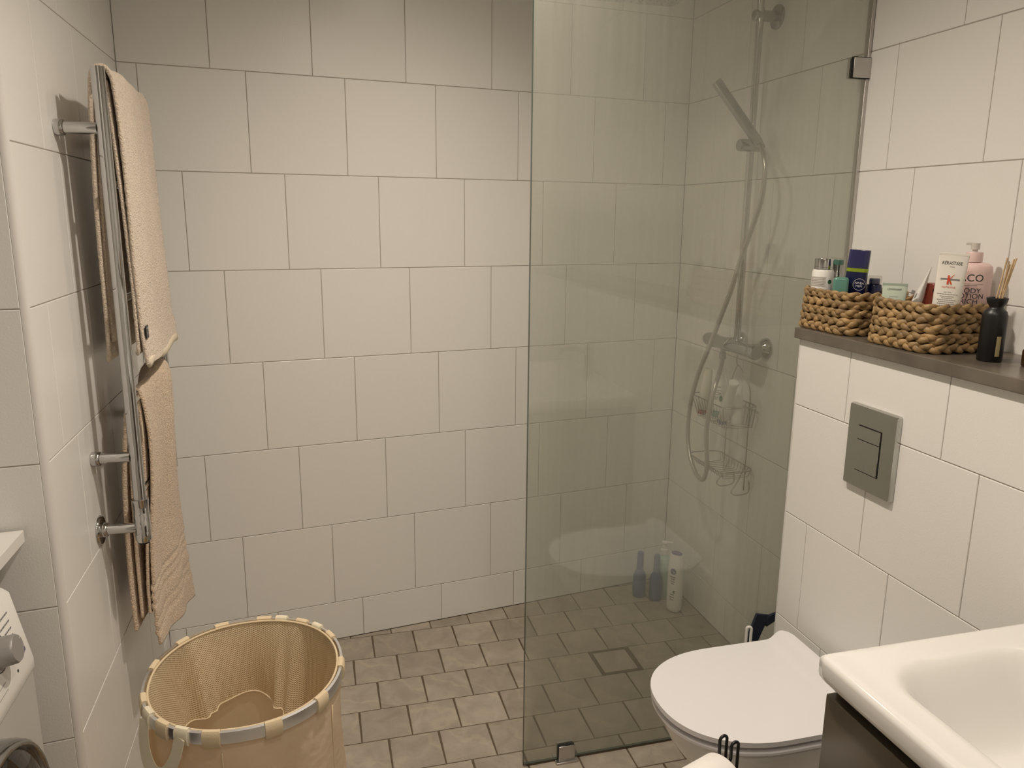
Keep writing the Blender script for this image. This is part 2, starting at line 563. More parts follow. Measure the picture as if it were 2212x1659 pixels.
def tiles_on(root, L, joints, zmax=CEIL, pitch=0.3, base=(0, 0, 0), zmin=0.0, rotz=0.0):
    """joints(strip) -> a u position of one joint of that strip"""
    c, s_ = math.cos(rotz), math.sin(rotz)
    for (sn, z0, z1) in STRIPS:
        z1 = min(z1, zmax); z0 = max(z0, zmin)
        if z1 - z0 < 0.012: continue
        j0 = joints(sn) % pitch
        us = [0.0]
        u = j0
        while u < L - 0.006:
            if u > 0.006: us.append(u)
            u += pitch
        us.append(L)
        for a, b in zip(us[:-1], us[1:]):
            w = b - a - 2 * GAP; h = z1 - z0 - 2 * GAP
            o = place('tile', wall_tile_mesh(w, h), None, root)
            uu = (a + b) / 2
            o.location = (base[0] + c * uu, base[1] + s_ * uu, (z0 + z1) / 2)
            o.rotation_euler = (0, 0, rotz)


def wall(name, origin, u, L, joints, pitch=0.3, H=CEIL, thick=0.1, ext=(0.0, 0.0)):
    n = Vector((u[1], -u[0]))          # check: u x n = z
    n = Vector((-u[1], u[0]))
    # local y must be the normal into the room with u x n = z
    mb = MB().box((-ext[0], -thick, 0), (L + ext[1], -0.0016, H))
    o = mb.build(name, 'grout')
    o['kind'] = 'structure'
    o.location = origin
    o.rotation_euler = (0, 0, math.atan2(u[1], u[0]))
    tiles_on(o, L, joints, H, pitch)
    return o


SK = math.atan(0.128)
BU = (-math.cos(SK), -math.sin(SK))
LX = -1.96
CORNER_L = (LX, LX * math.tan(SK))
LBACK = -LX / math.cos(SK)
REAR = -3.30
wall('wall_back', (0, 0, 0), BU, LBACK, lambda s: -(0.1 - 0.2023 * s), 0.3034, ext=(0.12, 0.12))
wall('wall_right', (0, REAR, 0), (0, 1), -REAR, lambda s: -REAR - (0.109 + 0.1 * s), 0.2995, ext=(0.1, 0))
JOG = (-1.96, -1.226)
wall('wall_left', (LX, CORNER_L[1], 0), (0, -1), CORNER_L[1] - JOG[1] - 0.012, lambda s: (0.211 - 0.1 * s) + CORNER_L[1], 0.3, thick=0.1)
JU = (-0.9945, -0.1052)
JL = 0.76
wall('wall_alcove', (JOG[0] + JU[0] * 0.012, JOG[1] + JU[1] * 0.012, 0), JU, JL, lambda s: 0.23 + 0.03 * (s % 3), 0.3, ext=(0, 0.1))
ALX = -2.70
wall('wall_alcove_side', (ALX, -1.30, 0), (0, -1), -1.30 - REAR, lambda s: 0.1 * s, 0.3, ext=(0, 0.1))
wall('wall_rear', (ALX, REAR, 0), (1, 0), -ALX, lambda s: 0.1 + 0.1 * s, 0.3)

# rounded corner trim where the left wall turns
mb = MB()
prof = [(0, 0)] + [(-0.0125 + 0.0125 * math.cos(R(a)) + 0.0, 0.0125 - 0.0125 * math.sin(R(a))) for a in range(0, 91, 15)] + [(-0.0125, 0.02), (-0.02, 0.02), (-0.02, 0.0125)]
ring = []
for a in range(0, 91, 15):
    ring.append((JOG[0] - 0.0125 + 0.0130 * math.cos(R(-a)), JOG[1] + 0.0125 + 0.0130 * math.sin(R(-a))))
ring += [(JOG[0] - 0.0125, JOG[1] + 0.012), (JOG[0] - 0.002, JOG[1] + 0.0125)]
mb.loft([[(x, y, 0) for x, y in ring], [(x, y, CEIL) for x, y in ring]])
t1 = mb.build('trim_1', 'trim', smooth=False, auto=40)
t1['kind'] = 'structure'

# half-height cistern wall behind the toilet
BX, BY, BTOP = -0.212, -1.114, 1.234
hw = MB().box((BX + 0.0016, REAR, 0), (-0.0005, BY - 0.0016, BTOP)).build('wall_cistern', 'grout')
hw['kind'] = 'structure'
hj = {3: -1.312, 4: -1.409, 5: -1.21, 6: -1.311, 7: -1.41}


def box_tiles():
    L = BY - REAR
    sub = bpy.data.objects.new('x', None)
    for (sn, z0, z1) in STRIPS:
        z1 = min(z1, BTOP)
        if z1 - z0 < 0.012: continue
        pitch = 0.2985
        us = [BY]
        y = hj[sn]
        while y - pitch > BY: y -= pitch
        while y + pitch < BY: y += pitch
        while y > REAR + 0.01:
            if BY - y > 0.008: us.append(y)
            y -= pitch
        us.append(REAR)
        for b, a in zip(us[:-1], us[1:]):
            o = place('tile', wall_tile_mesh(b - a - 2 * GAP, z1 - z0 - 2 * GAP), None, hw, (BX, (a + b) / 2, (z0 + z1) / 2), (0, 0, R(90)))
        o = place('tile', wall_tile_mesh(-BX - 2 * GAP, z1 - z0 - 2 * GAP), None, hw, (BX / 2, BY, (z0 + z1) / 2), (0, 0, 0))
    bpy.data.objects.remove(sub)


box_tiles()
t2 = MB().box((BX - 0.0006, BY - 0.004, 0), (BX + 0.004, BY + 0.0008, BTOP)).build('trim_2', 'trim')
t2['kind'] = 'structure'

# ceiling
cl = MB().box((ALX - 0.1, REAR - 0.1, CEIL), (0.1, 0.1, CEIL + 0.1)).build('ceiling', 'ceiling')
cl['kind'] = 'structure'

# floor with square slate tiles in running bond
fl = MB().box((ALX - 0.1, REAR - 0.1, -0.12), (0.1, 0.1, -0.0018)).build('floor', 'fgrout')
fl['kind'] = 'structure'
DRAIN = (-0.531, -0.3805, -0.6365, -0.4865)


def clip(poly, a, b, c):
    out = []
    n = len(poly)
    for i in range(n):
        p, q = poly[i], poly[(i + 1) % n]
        dp = a * p[0] + b * p[1] + c; dq = a * q[0] + b * q[1] + c
        if dp >= 0: out.append(p)
        if (dp >= 0) != (dq >= 0):
            t = dp / (dp - dq)
            out.append((p[0] + (q[0] - p[0]) * t, p[1] + (q[1] - p[1]) * t))
    return out


def floor_tiles():
    nb = (math.sin(SK), -math.cos(SK))          # into the room
    cache = {}
    rest = []
    PX, PY = 0.1512, 0.1499
    for r in range(-2, 21):
        y1 = -0.1865 - PY * r; y0 = y1 - PY
        ph = -1.128 if r % 2 == 0 else -1.205
        if r == 2: ph = -1.1355
        k0 = int(math.floor((ALX - ph) / PX)) - 1
        for k in range(k0, k0 + 22):
            x0 = ph + PX * k; x1 = x0 + PX
            if x0 > -0.002 or x1 < ALX: continue
            if abs((x0 + x1) / 2 - (DRAIN[0] + DRAIN[1]) / 2) < 0.02 and abs((y0 + y1) / 2 - (DRAIN[2] + DRAIN[3]) / 2) < 0.02: continue
            g = 0.0019
            poly = [(x0 + g, y0 + g), (x1 - g, y0 + g), (x1 - g, y1 - g), (x0 + g, y1 - g)]
            poly = clip(poly, -1, 0, -0.001)                        # right wall
            poly = clip(poly, nb[0], nb[1], -0.001) if poly else poly
            poly = clip(poly, 0, 1, -REAR - 0.001) if poly else poly
            if (y0 + y1) / 2 > JOG[1]: poly = clip(poly, 1, 0, -LX - 0.001) if poly else poly
            if not poly or len(poly) < 3: continue
            # hidden under the cistern wall
            if min(p[0] for p in poly) > BX + 0.03 and max(p[1] for p in poly) < BY - 0.02: continue
            ar = 0.5 * abs(sum(poly[i][0] * poly[(i + 1) % len(poly)][1] - poly[(i + 1) % len(poly)][0] * poly[i][1] for i in range(len(poly))))
            if ar < 1.5e-4: continue
            q = []
            for p_ in poly:
                if not q or math.hypot(p_[0] - q[-1][0], p_[1] - q[-1][1]) > 0.004: q.append(p_)
            if len(q) > 1 and math.hypot(q[0][0] - q[-1][0], q[0][1] - q[-1][1]) < 0.004: q.pop()
            if len(q) < 3: continue
            full = ar > PX * PY * 0.93
            cx, cy = ((x0 + x1) / 2, (y0 + y1) / 2)
            hidden = (cx < LX) or cy < -2.1
            if hidden:
                rest.append([(x, y) for x, y in q]); continue
            if full:
                if 'f' not in cache:
                    cache['f'] = poly_tile([(x - cx, y - cy) for x, y in q], 0.006, 0.0014).mesh('floor_tile')
                    cache['f'].materials.append(M['floor'])
                me = cache['f']
            else:
                me = poly_tile([(x - cx, y - cy) for x, y in q], 0.006, 0.0012).mesh('floor_tile')
                me.materials.append(M['floor'])
            place('tile', me, None, fl, (cx, cy, 0.0))
    mb = MB()
    for poly in rest:
        t = poly_tile(poly, 0.006, 0.0014)
        n = len(mb.v); mb.v += t.v; mb.f += [tuple(n + i for i in f) for f in t.f]
    o = mb.build('tile_field', 'floor', fl)
    o['kind'] = 'stuff'


floor_tiles()

# stone ledge on top of the cistern wall
SH = 1.262
led = MB().box((-0.226, REAR + 0.001, BTOP + 0.0005), (-0.0005, -1.105, SH)).build('stone_ledge', 'stone', bevel=0.002)
tag(led, 'long grey brown stone ledge capping the tiled half wall', 'ledge')

# ------------------------------------------------------------------ ceiling downlights (real lamps)
for i, (x, y, e) in enumerate(LAMPS):
    t = thing('ceiling_downlight', ['recessed ceiling downlight above the shower floor', 'recessed ceiling downlight above the open floor beside the toilet',
                                    'recessed ceiling downlight beside the washbasin', 'recessed ceiling downlight at the rear wall'][i], 'lamp', (x, y, CEIL), 0, 'ceiling downlights in a row')
    MB().lathe([(0.034, 0.0), (0.045, 0.0), (0.045, -0.004), (0.036, -0.006), (0.034, -0.004), (0.034, 0.0)], 28, cap=False).build('trim_ring', 'steel', t, smooth=True)
    MB().lathe([(0.0335, -0.0005), (0.0335, -0.002)], 24).build('lens', 'glow', t)
    ld = bpy.data.lights.new('downlight_beam', 'SPOT')
    ld.energy = e * 4; ld.color = LAMP_COL; ld.spot_size = R(SPOT_DEG); ld.spot_blend = SPOT_BLEND
    ld.shadow_soft_size = 0.034
    lo = bpy.data.objects.new('downlight_beam', ld)
    COL.objects.link(lo)
    lo.parent = t
    lo.location = (0, 0, -0.012)

# ------------------------------------------------------------------ shower screen
GY = -1.0
t = thing('shower_screen', 'clear frameless glass shower screen standing on the slate floor', 'shower screen', (-0.46, GY, 0))


def ol(mb, off=(0.46, -GY, 0)):
    mb.v = [(x + off[0], y + off[1], z + off[2]) for (x, y, z) in mb.v]
    return mb


GX0, GX1, GZ0, GZ1 = -0.918, -0.009, 0.008, 2.20
pane = MB()
pane.v = [(GX0, GY - 0.004, GZ0), (GX1, GY - 0.004, GZ0), (GX1, GY - 0.004, GZ1), (GX0, GY - 0.004, GZ1),
          (GX0, GY + 0.004, GZ0), (GX1, GY + 0.004, GZ0), (GX1, GY + 0.004, GZ1), (GX0, GY + 0.004, GZ1)]
pane.f = [(0, 1, 2, 3), (7, 6, 5, 4)]
ol(pane).build('glass_pane', 'glass', t)
e = MB()
e.box((GX0 - 0.0006, GY - 0.004, GZ0), (GX0 + 0.0006, GY + 0.004, GZ1)).box((GX0, GY - 0.004, GZ0 - 0.0006), (GX1, GY + 0.004, GZ0 + 0.0006)).box((GX0, GY - 0.004, GZ1 - .0006), (GX1, GY + 0.004, GZ1 + .0006))
ol(e).build('polished_edge', 'glass_edge', t)
ol(MB().box((GX1 - 0.001, GY - 0.009, GZ0), (-0.0004, GY + 0.009, GZ1))).build('wall_seal', 'steel', t, bevel=0.001)
ol(MB().box((GX0 + 0.01, GY - 0.003, 0.0003), (GX1, GY + 0.003, GZ0 - 0.0007))).build('floor_seal', 'fgrout', t)
c = ol(MB().box((-0.053, GY - 0.014, 1.900), (-0.0004, GY - 0.0045, 1.950)).box((-0.053, GY + 0.0045, 1.900), (-0.0004, GY + 0.014, 1.950))).build('wall_clamp', 'steel', t, bevel=0.001)
c = ol(MB().box((-0.0545, GY - 0.0125, 1.8985), (-0.002, GY - 0.0042, 1.9515))).build('clamp_gasket', 'dark', t)
c = ol(MB().box((-0.815, GY - 0.014, 0.006), (-0.766, GY - 0.0045, 0.052)).box((-0.815, GY + 0.0045, 0.006), (-0.766, GY + 0.014, 0.052)).box((-0.824, GY - 0.022, 0.0004), (-0.757, GY + 0.022, 0.006))).build('floor_clamp', 'steel', t, bevel=0.001)
c = ol(MB().box((-0.8165, GY - 0.0125, 0.0065), (-0.768, GY - 0.0042, 0.0535))).build('clamp_gasket', 'dark', t)

# ------------------------------------------------------------------ floor drain
dx, dy = (DRAIN[0] + DRAIN[1]) / 2, (DRAIN[2] + DRAIN[3]) / 2
t = thing('floor_drain', 'square tile-in floor drain with metal frame inside the shower', 'drain', (dx, dy, 0))
fr = MB()
W = 0.0742; w2 = 0.0625
for (a, b) in (((-W, -W), (W, -w2)), ((-W, w2), (W, W)), ((-W, -w2), (-w2, w2)), ((w2, -w2), (W, w2))):
    fr.box((a[0], a[1], -0.0015), (b[0], b[1], 0.0004))
fr.build('frame', 'fgrout', t)
poly_tile([(-0.0615, -0.0615), (0.0615, -0.0615), (0.0615, 0.0615), (-0.0615, 0.0615)], 0.004, 0.001).build('cover_tile', 'floor', t)

# ------------------------------------------------------------------ shower rail, mixer, rain head
RX, RY = -0.065, -0.567
t = thing('shower_column', 'chrome shower column with thermostatic mixer, riser pipe and square rain head', 'shower', (RX, RY, 1.14))
D = lambda mb: ol(mb, (-RX, -RY, -1.14))
arm = [(RX, RY, 1.13), (RX, RY, 1.5), (RX, RY, 1.9), (RX, RY, 2.22)]
for a in range(0, 91, 15):
    arm.append((RX - 0.06 + 0.06 * math.cos(R(a)), RY, 2.27 + 0.06 * math.sin(R(a))))
arm += [(RX - 0.2, RY, 2.33), (RX - 0.33, RY, 2.33)]
for a in range(0, 91, 15):
    arm.append((RX - 0.33 - 0.045 * math.sin(R(a)), RY, 2.285 + 0.045 * math.cos(R(a))))
arm.append((RX - 0.375, RY, 2.215))
D(MB().tube(arm, 0.0112, 16)).build('riser_pipe', 'chrome', t, smooth=True)
hd = MB()
rprism(hd, rrect(0.30, 0.30, 0.004, 3, RX - 0.375, RY), 2.192, 2.204, 0.002)
D(hd).build('rain_head', 'steel', t, auto=40)
nz = MB()
for i in range(11):
    for j in range(11):
        nz.lathe([(0.0035, 2.1925), (0.003, 2.189)], 6, o=(RX - 0.375 + (i - 5) * 0.025, RY + (j - 5) * 0.025, 0))
nzo = D(nz).build('nozzles', 'mgrey', t)
nzo['kind'] = 'stuff'
D(MB().lathe([(0.036, -0.0005), (0.036, -0.006), (0.030, -0.009), (0.0165, -0.009), (0.0165, -0.082), (0.014, -0.084)], 28, 'x', (0, RY + 0.004, 2.15))).build('wall_bracket', 'chrome_dull', t, auto=40)
# mixer
MZ = 1.115
D(MB().lathe([(0.0, -0.655), (0.020, -0.654), (0.0225, -0.645), (0.0225, -0.475), (0.0225, -0.440), (0.0, -0.4395)], 28, 'y', (RX, 0, MZ))).build('mixer_body', 'chrome_dull', t, auto=40)
D(MB().lathe([(0.0, -0.4385), (0.0235, -0.438), (0.0245, -0.43), (0.0245, -0.385), (0.021, -0.372), (0.0, -0.371)], 28, 'y', (RX, 0, MZ))).build('temperature_knob', 'chrome_dull', t, auto=40)
D(MB().lathe([(0.0, -0.6565), (0.0235, -0.657), (0.0240, -0.662), (0.0240, -0.682), (0.021, -0.690), (0.0, -0.691)], 28, 'y', (RX, 0, MZ))).build('flow_knob', 'chrome_dull', t, auto=40)
for y in (-0.643, -0.492):
    D(MB().lathe([(0.035, -0.0005), (0.035, -0.004), (0.031, -0.012), (0.021, -0.024), (0.0165, -0.03), (0.0165, -0.055)], 28, 'x', (0, y, MZ + 0.006))).build('wall_flange', 'chrome', t, auto=50)
D(MB().lathe([(0.010, 1.06), (0.012, 1.062), (0.012, 1.08), (0.009, 1.083), (0.009, 1.105)], 18, o=(RX, -0.482, 0))).build('hose_outlet', 'chrome_dull', t, auto=40)
# slider bracket on the riser
D(MB().lathe([(0.0, -0.112), (0.017, -0.111), (0.019, -0.106), (0.019, -0.040), (0.017, -0.035), (0.0, -0.035)], 24, 'x', (0, RY - 0.004, 1.765))).build('slider', 'chrome_dull', t, auto=40)

# hand shower with hose
t = thing('hand_shower', 'slim chrome stick hand shower with grey metal hose hanging in a long loop', 'hand shower', (-0.09, -0.625, 1.78))
D = lambda mb: ol(mb, (0.09, 0.625, -1.78))
p0 = Vector((-0.078, -0.634, 1.765)); p1 = Vector((-0.212, -0.585, 1.948))
ax = (p1 - p0).normalized()
sd = -ax.cross(Vector((0, 1, 0.2))).normalized()
fr_ = ax.cross(sd).normalized()
mb = MB()
rings = []
for k, (tt, w, d) in enumerate(((0.0, 0.011, 0.011), (0.03, 0.013, 0.012), (0.32, 0.0145, 0.0125), (0.6, 0.0145, 0.0125), (1.0, 0.0145, 0.0125))):
    c = p0 + (p1 - p0) * tt
    rings.append([c + fr_ * x * w / 1.0 + sd * y * d for (x, y) in ((-1, -0.8), (-0.8, -1), (0.8, -1), (1, -0.8), (1, 0.8), (0.8, 1), (-0.8, 1), (-1, 0.8))])
D(mb.loft(rings)).build('handset', 'chrome_dull', t, bevel=0.0015)
mb = MB()
for i in range(9):
    c = p0 + (p1 - p0) * (0.66 + 0.036 * i)
    for k in (-1, 1):
        q = c + fr_ * 0.006 * k + sd * 0.0122
        n = len(mb.v)
        mb.loft([[q + ax * 0.002 + fr_ * 0.002, q - ax * 0.002 + fr_ * 0.002, q - ax * 0.002 - fr_ * 0.002, q + ax * 0.002 - fr_ * 0.002],
                 [q + sd * .003 + ax * 0.0015 + fr_ * 0.0015, q + sd * .003 - ax * 0.0015 + fr_ * 0.0015, q + sd * .003 - ax * 0.0015 - fr_ * 0.0015, q + sd * .003 + ax * 0.0015 - fr_ * 0.0015]])
D(mb).build('spray_nozzles', 'inkgrey', t)
D(MB().tube([p0 + ax * 0.03, p0 - ax * 0.012, p0 - ax * 0.02], [0.0125, 0.0125, 0.009], 14)).build('hose_collar', 'chrome_dull', t, auto=40)
HP = [(-0.078, -0.634, 1.765), (-0.085, -0.664, 1.745), (-0.095, -0.694, 1.722), (-0.10, -0.712, 1.68), (-0.1, -0.705, 1.597), (-0.1, -0.66, 1.499), (-0.1, -0.612, 1.41), (-0.105, -0.577, 1.311), (-0.11, -0.525, 1.205), (-0.12, -0.478, 1.094), (-0.125, -0.427, 0.994), (-0.13, -0.395, 0.885), (-0.13, -0.386, 0.779), (-0.133, -0.414, 0.699), (-0.14, -0.481, 0.648), (-0.15, -0.552, 0.648), (-0.155, -0.582, 0.703), (-0.16, -0.578, 0.784), (-0.162, -0.577, 0.842), (-0.162, -0.590, 0.918), (-0.148, -0.587, 0.984), (-0.118, -0.555, 1.019), (-0.082, -0.505, 1.038), (-0.067, -0.484, 1.052), (-0.065, -0.482, 1.063)]


def smooth_path(pts, n=6):
    P = [Vector(p) for p in pts]
    out = []
    for i in range(len(P) - 1):
        a, b, c, d = P[max(i - 1, 0)], P[i], P[i + 1], P[min(i + 2, len(P) - 1)]
        for k in range(n):
            u = k / n
            out.append(0.5 * ((2 * b) + (-a + c) * u + (2 * a - 5 * b + 4 * c - d) * u * u + (-a + 3 * b - 3 * c + d) * u ** 3))
    out.append(P[-1])
    return out


hp = smooth_path(HP, 10)
D(MB().tube(hp, [0.0075 + 0.0006 * (i % 2) for i in range(len(hp))], 12)).build('hose', 'hose', t, smooth=True)

# ------------------------------------------------------------------ wire shower caddy
t = thing('shower_caddy', 'two tier grey wire shower caddy hanging from the mixer', 'shower caddy', (-0.03, -0.53, 0.62))
D = lambda mb: ol(mb, (0.03, 0.53, -0.62))
wr = 0.0019
fy0, fy1, bx = -0.600, -0.460, -0.018
D(MB().tube(smooth_path([(bx, fy0, 0.615), (bx, fy0, 0.8), (bx, fy0, 0.93), (bx, -0.585, 0.985), (bx - 0.01, -0.545, 1.035), (bx - 0.012, -0.53, 1.045), (bx - 0.01, -0.515, 1.035), (bx, -0.475, 0.985), (bx, fy1, 0.93), (bx, fy1, 0.8), (bx, fy1, 0.615)], 5), wr, 8)).build('back_frame', 'wire', t, smooth=True)
D(MB().tube(smooth_path([(bx - 0.012, -0.53, 1.043), (bx - 0.02, -0.53, 1.06), (-0.034, -0.53, 1.10), (-0.034, -0.53, 1.125), (-0.065, -0.53, 1.1405), (-0.094, -0.53, 1.118)], 5), 0.0023, 8)).build('hook', 'wire', t, smooth=True)
for (zr, zb, nm, x0r, x0b) in ((0.925, 0.848, 'basket', -0.142, -0.122), (0.702, 0.672, 'tray', -0.135, -0.118)):
    bk = D(MB().tube([(x, y, zr) for (x, y) in rrect(0.125, 0.245, 0.03, 5, x0r / 2 - 0.009, -0.53)], wr * 1.15, 8, closed=True)).build(nm, 'wire', t, smooth=True)
    bot = MB()
    for i in range(11):
        y = -0.635 + 0.021 * i
        yb = -0.53 + (y + 0.53) * 0.88
        bot.tube(smooth_path([(-0.016, y, zr), (-0.018, yb, zb + 0.006), (-0.026, yb, zb), (x0b + 0.012, yb, zb), (x0b, yb, zb + 0.006), (x0r + 0.001, y, zr)], 3), 0.0012, 6)
    bw = D(bot).build('basket_wires' if nm == 'basket' else 'tray_wires', 'wire', t, smooth=True)
    bw['kind'] = 'stuff'
for y0 in (-0.628, -0.53):
    lp = MB().tube(smooth_path([(bx - 0.004, y0 + 0.03, 0.70), (bx - 0.02, y0 + 0.03, 0.655), (-0.06, y0 + 0.028, 0.625), (-0.07, y0 + 0.02, 0.612), (-0.06, y0, 0.610), (bx, y0, 0.618), (bx, y0 - 0.0, 0.66)], 4), 0.0022, 8)
    D(lp).build('bottom_hook', 'wire', t, smooth=True)


def bottle_axis(name, label, cat, p0, p1, prof, material, extra=None, sx=1.0, sy=1.0, group=None, spin=0):
    """round container along the axis p0 -> p1; prof in fraction-of-length pairs (r, l)"""
    a = Vector(p1) - Vector(p0)
    q = Vector((0, 0, 1)).rotation_difference(a.normalized())
    t = thing(name, label, cat, p0, group=group)
    t.rotation_mode = 'QUATERNION'
    from mathutils import Quaternion
    t.rotation_quaternion = q @ Quaternion((0, 0, 1), spin)
    MB().lathe([(r, l * a.length) for r, l in prof], 24, sx=sx, sy=sy).build('body', material, t, auto=45)
    return t, a.length


t, L = bottle_axis('shampoo_tube', 'white tube standing upside down with dark blue cap in shower caddy', 'tube', (-0.098, -0.566, 0.868), (-0.108, -0.640, 1.012), [(0.015, 0), (0.017, 0.02), (0.0175, 0.5), (0.0145, 0.9), (0.0165, 0.92), (0.0165, 0.99), (0.015, 1)], 'plastic')
MB().lathe([(0.012, -0.016), (0.0165, -0.014), (0.0165, 0.0005)], 20).build('cap', 'bluecap', t, auto=40)
t, L = bottle_axis('conditioner_tube', 'white tapering tube resting on its wide white cap in shower caddy', 'tube', (-0.06, -0.590, 0.852), (-0.055, -0.588, 0.985), [(0.0185, 0), (0.0195, 0.01), (0.0195, 0.17), (0.0185, 0.19), (0.0185, 0.4), (0.014, 0.8), (0.010, 1)], 'plastic', sy=0.8)
t, L = bottle_axis('shampoo_bottle', 'white shampoo bottle with green leaf print in shower caddy', 'bottle', (-0.068, -0.500, 0.852), (-0.068, -0.494, 1.028), [(0.024, 0), (0.028, 0.03), (0.030, 0.3), (0.028, 0.6), (0.018, 0.85), (0.012, 0.88), (0.012, 1.0)], 'plastic', sy=0.7, spin=R(-60))
fc = on_cyl(0.0302, 0.055, 270, 0.0004, 1, 0.7)
disc_on(fc, 0.006, 16, 0.011, 0.009, 0.018).build('leaf_print', 'green_ink', t)
text_on('label_text', 'Lf', 0.018, 'green_ink', t, on_cyl(0.0302, 0.055 + 0.018, 270 - 16, 0.0004, 1, 0.7))
tb = MB()
for k, (zz, ww) in enumerate(((0.112, 0.010), (0.099, 0.013), (0.091, 0.012), (0.085, 0.014))):
    patch_cyl(tb, 0.0292 if zz < 0.1 else 0.0278, zz, zz + 0.0022, 270 - ww * 1500, 270 + ww * 1500, 0.0012, 6, 1, 0.7)
tb.build('label_lines', 'inkgrey', t)['kind'] = 'stuff'
patch_cyl(MB(), 0.0282, 0.004, 0.028, 200, 340, 0.0016, 10, 1, 0.7).build('teal_band', 'teal', t)
t, L = bottle_axis('lotion_bottle', 'cream bottle with a red cap at its foot leaning in shower caddy', 'bottle', (-0.104, -0.436, 0.870), (-0.099, -0.452, 1.020), [(0.015, 0), (0.018, 0.03), (0.019, 0.5), (0.016, 0.92), (0.012, 1)], 'cream_t')
MB().lathe([(0.010, -0.016), (0.015, -0.0155), (0.016, 0.0015)], 18).build('cap', 'redcap', t, auto=40)

# ------------------------------------------------------------------ bottles on the shower floor
for (x, y, lab) in ((-0.176, -0.135, 'blue bottle with long neck by the white tiled wall'), (-0.122, -0.178, 'blue long necked bottle beside the white lotion bottle')):
    t = thing('blue_bottle', lab, 'bottle', (x, y, 0), group='blue bottles on the shower floor')
    MB().lathe([(0.0, 0.0005), (0.022, 0.0005), (0.0265, 0.004), (0.0275, 0.02), (0.0265, 0.09), (0.022, 0.106), (0.0125, 0.122)], 28).build('body', 'blue_b', t, auto=50)
    MB().lathe([(0.0135, 0.1225), (0.0140, 0.125), (0.0125, 0.19), (0.011, 0.196), (0.0, 0.197)], 24).build('cap', 'blue_b', t, auto=50)
t = thing('soap_dispenser', 'pale mint pump bottle behind the blue bottles in the shower corner', 'bottle', (-0.078, -0.150, 0))
MB().lathe([(0.0, 0.0005), (0.026, 0.0005), (0.029, 0.005), (0.029, 0.14), (0.026, 0.165), (0.014, 0.178)], 28).build('body', 'mint_b', t, auto=50)
MB().lathe([(0.013, 0.1785), (0.0145, 0.18), (0.0145, 0.203), (0.007, 0.206), (0.006, 0.226), (0.0, 0.2265)], 20).build('collar', 'plastic', t, auto=40)
MB().box((-0.010, -0.009, 0.227), (0.010, 0.009, 0.238)).box((0.008, -0.005, 0.231), (0.034, 0.005, 0.238)).build('pump_head', 'plastic', t, rot=(0, 0, R(-30)), bevel=0.0025)
t = thing('body_lotion_bottle', 'tall white lotion bottle with round blue emblem and blue top on the shower floor', 'bottle', (-0.093, -0.288, 0), R(-55))
rg = []
for (z, w, d) in ((0.0005, 0.020, 0.013), (0.006, 0.026, 0.019), (0.02, 0.0305, 0.022), (0.12, 0.0325, 0.022), (0.20, 0.031, 0.021), (0.235, 0.027, 0.0185), (0.2455, 0.024, 0.0165)):
    rg.append([(w * math.copysign(abs(math.cos(a)) ** 0.85, math.cos(a)), d * math.copysign(abs(math.sin(a)) ** 0.85, math.sin(a)), z) for a in [2 * math.pi * k / 32 for k in range(32)]])
MB().loft(rg).build('body', 'plastic', t, auto=50)
MB().lathe([(0.0, 0.246), (0.0225, 0.246), (0.0225, 0.2495), (0.0205, 0.251), (0.0, 0.2512)], 28, sy=0.68).build('cap_top', 'bluecap', t, auto=40)
fc = on_cyl(0.0322, 0.178, 270, 0.0006, 1, 0.68)
disc_on(fc, 0.0125).build('emblem', 'bluecap', t)
text_on('emblem_text', 'NIVEA', 0.0055, 'inkwhite', t, on_cyl(0.0322, 0.178, 270, 0.0012, 1, 0.68))
lm = MB()
for k, (z, w) in enumerate(((0.152, .016), (0.143, .012), (0.133, .014), (0.124, .009), (0.078, .012), (0.066, .014), (0.056, .010))):
    patch_cyl(lm, 0.0326, z, z + 0.004, 270 - w * 1500, 270 + w * 1200, 0.0006, 6, 1, 0.68)
lm.build('label_lines', 'inkgrey', t)['kind'] = 'stuff'
disc_on(on_cyl(0.0326, 0.092, 270, 0.0006, 1, 0.68), 0.006, 16, 0.006, 0.008, 0).build('leaf_mark', 'green_ink', t)

# ------------------------------------------------------------------ towel radiator
TX, TYN, TYF = -1.865, -0.925, -0.468
t = thing('towel_radiator', 'polished chrome ladder towel radiator on the left tiled wall', 'towel rail', (LX, TYN, 0.794))
D = lambda mb: ol(mb, (-LX, -TYN, -0.794))


def dtube(x, y, z0, z1):
    pts = []
    for k in range(20):
        a = 2 * math.pi * k / 20
        pts.append((x + 0.0145 * math.cos(a), y + 0.0145 * math.sin(a)))
    return MB().loft([[(px, py, z0) for px, py in pts], [(px, py, z1) for px, py in pts]])


D(dtube(TX, TYN, 0.835, 1.843)).build('upright', 'chrome', t, auto=30)
D(dtube(TX, TYF, 0.80, 1.843)).build('upright', 'chrome', t, auto=30)
for z in (1.822, 1.60, 1.345, 1.102, 0.88):
    D(MB().lathe([(0.009, TYN + 0.008), (0.009, TYF - 0.008)], 14, 'y', (TX + 0.002, 0, z))).build('rung', 'chrome', t, auto=40)
for (y, z) in ((TYN, 1.716), (TYN, 0.972), (TYN, 0.794), (TYF, 1.716), (TYF, 0.972)):
    D(MB().lathe([(0.0172, 0.0006), (0.0178, 0.002), (0.0178, 0.016), (0.0165, 0.018), (0.0125, 0.0185), (0.0125, 0.083)], 22, 'x', (LX, y, z))).build('wall_post', 'chrome', t, auto=40)
D(MB().lathe([(0.036, 0.0005), (0.036, 0.002), (0.033, 0.0065), (0.018, 0.007)], 30, 'x', (LX, TYN, 0.794))).build('wall_rosette', 'chrome', t, auto=40)
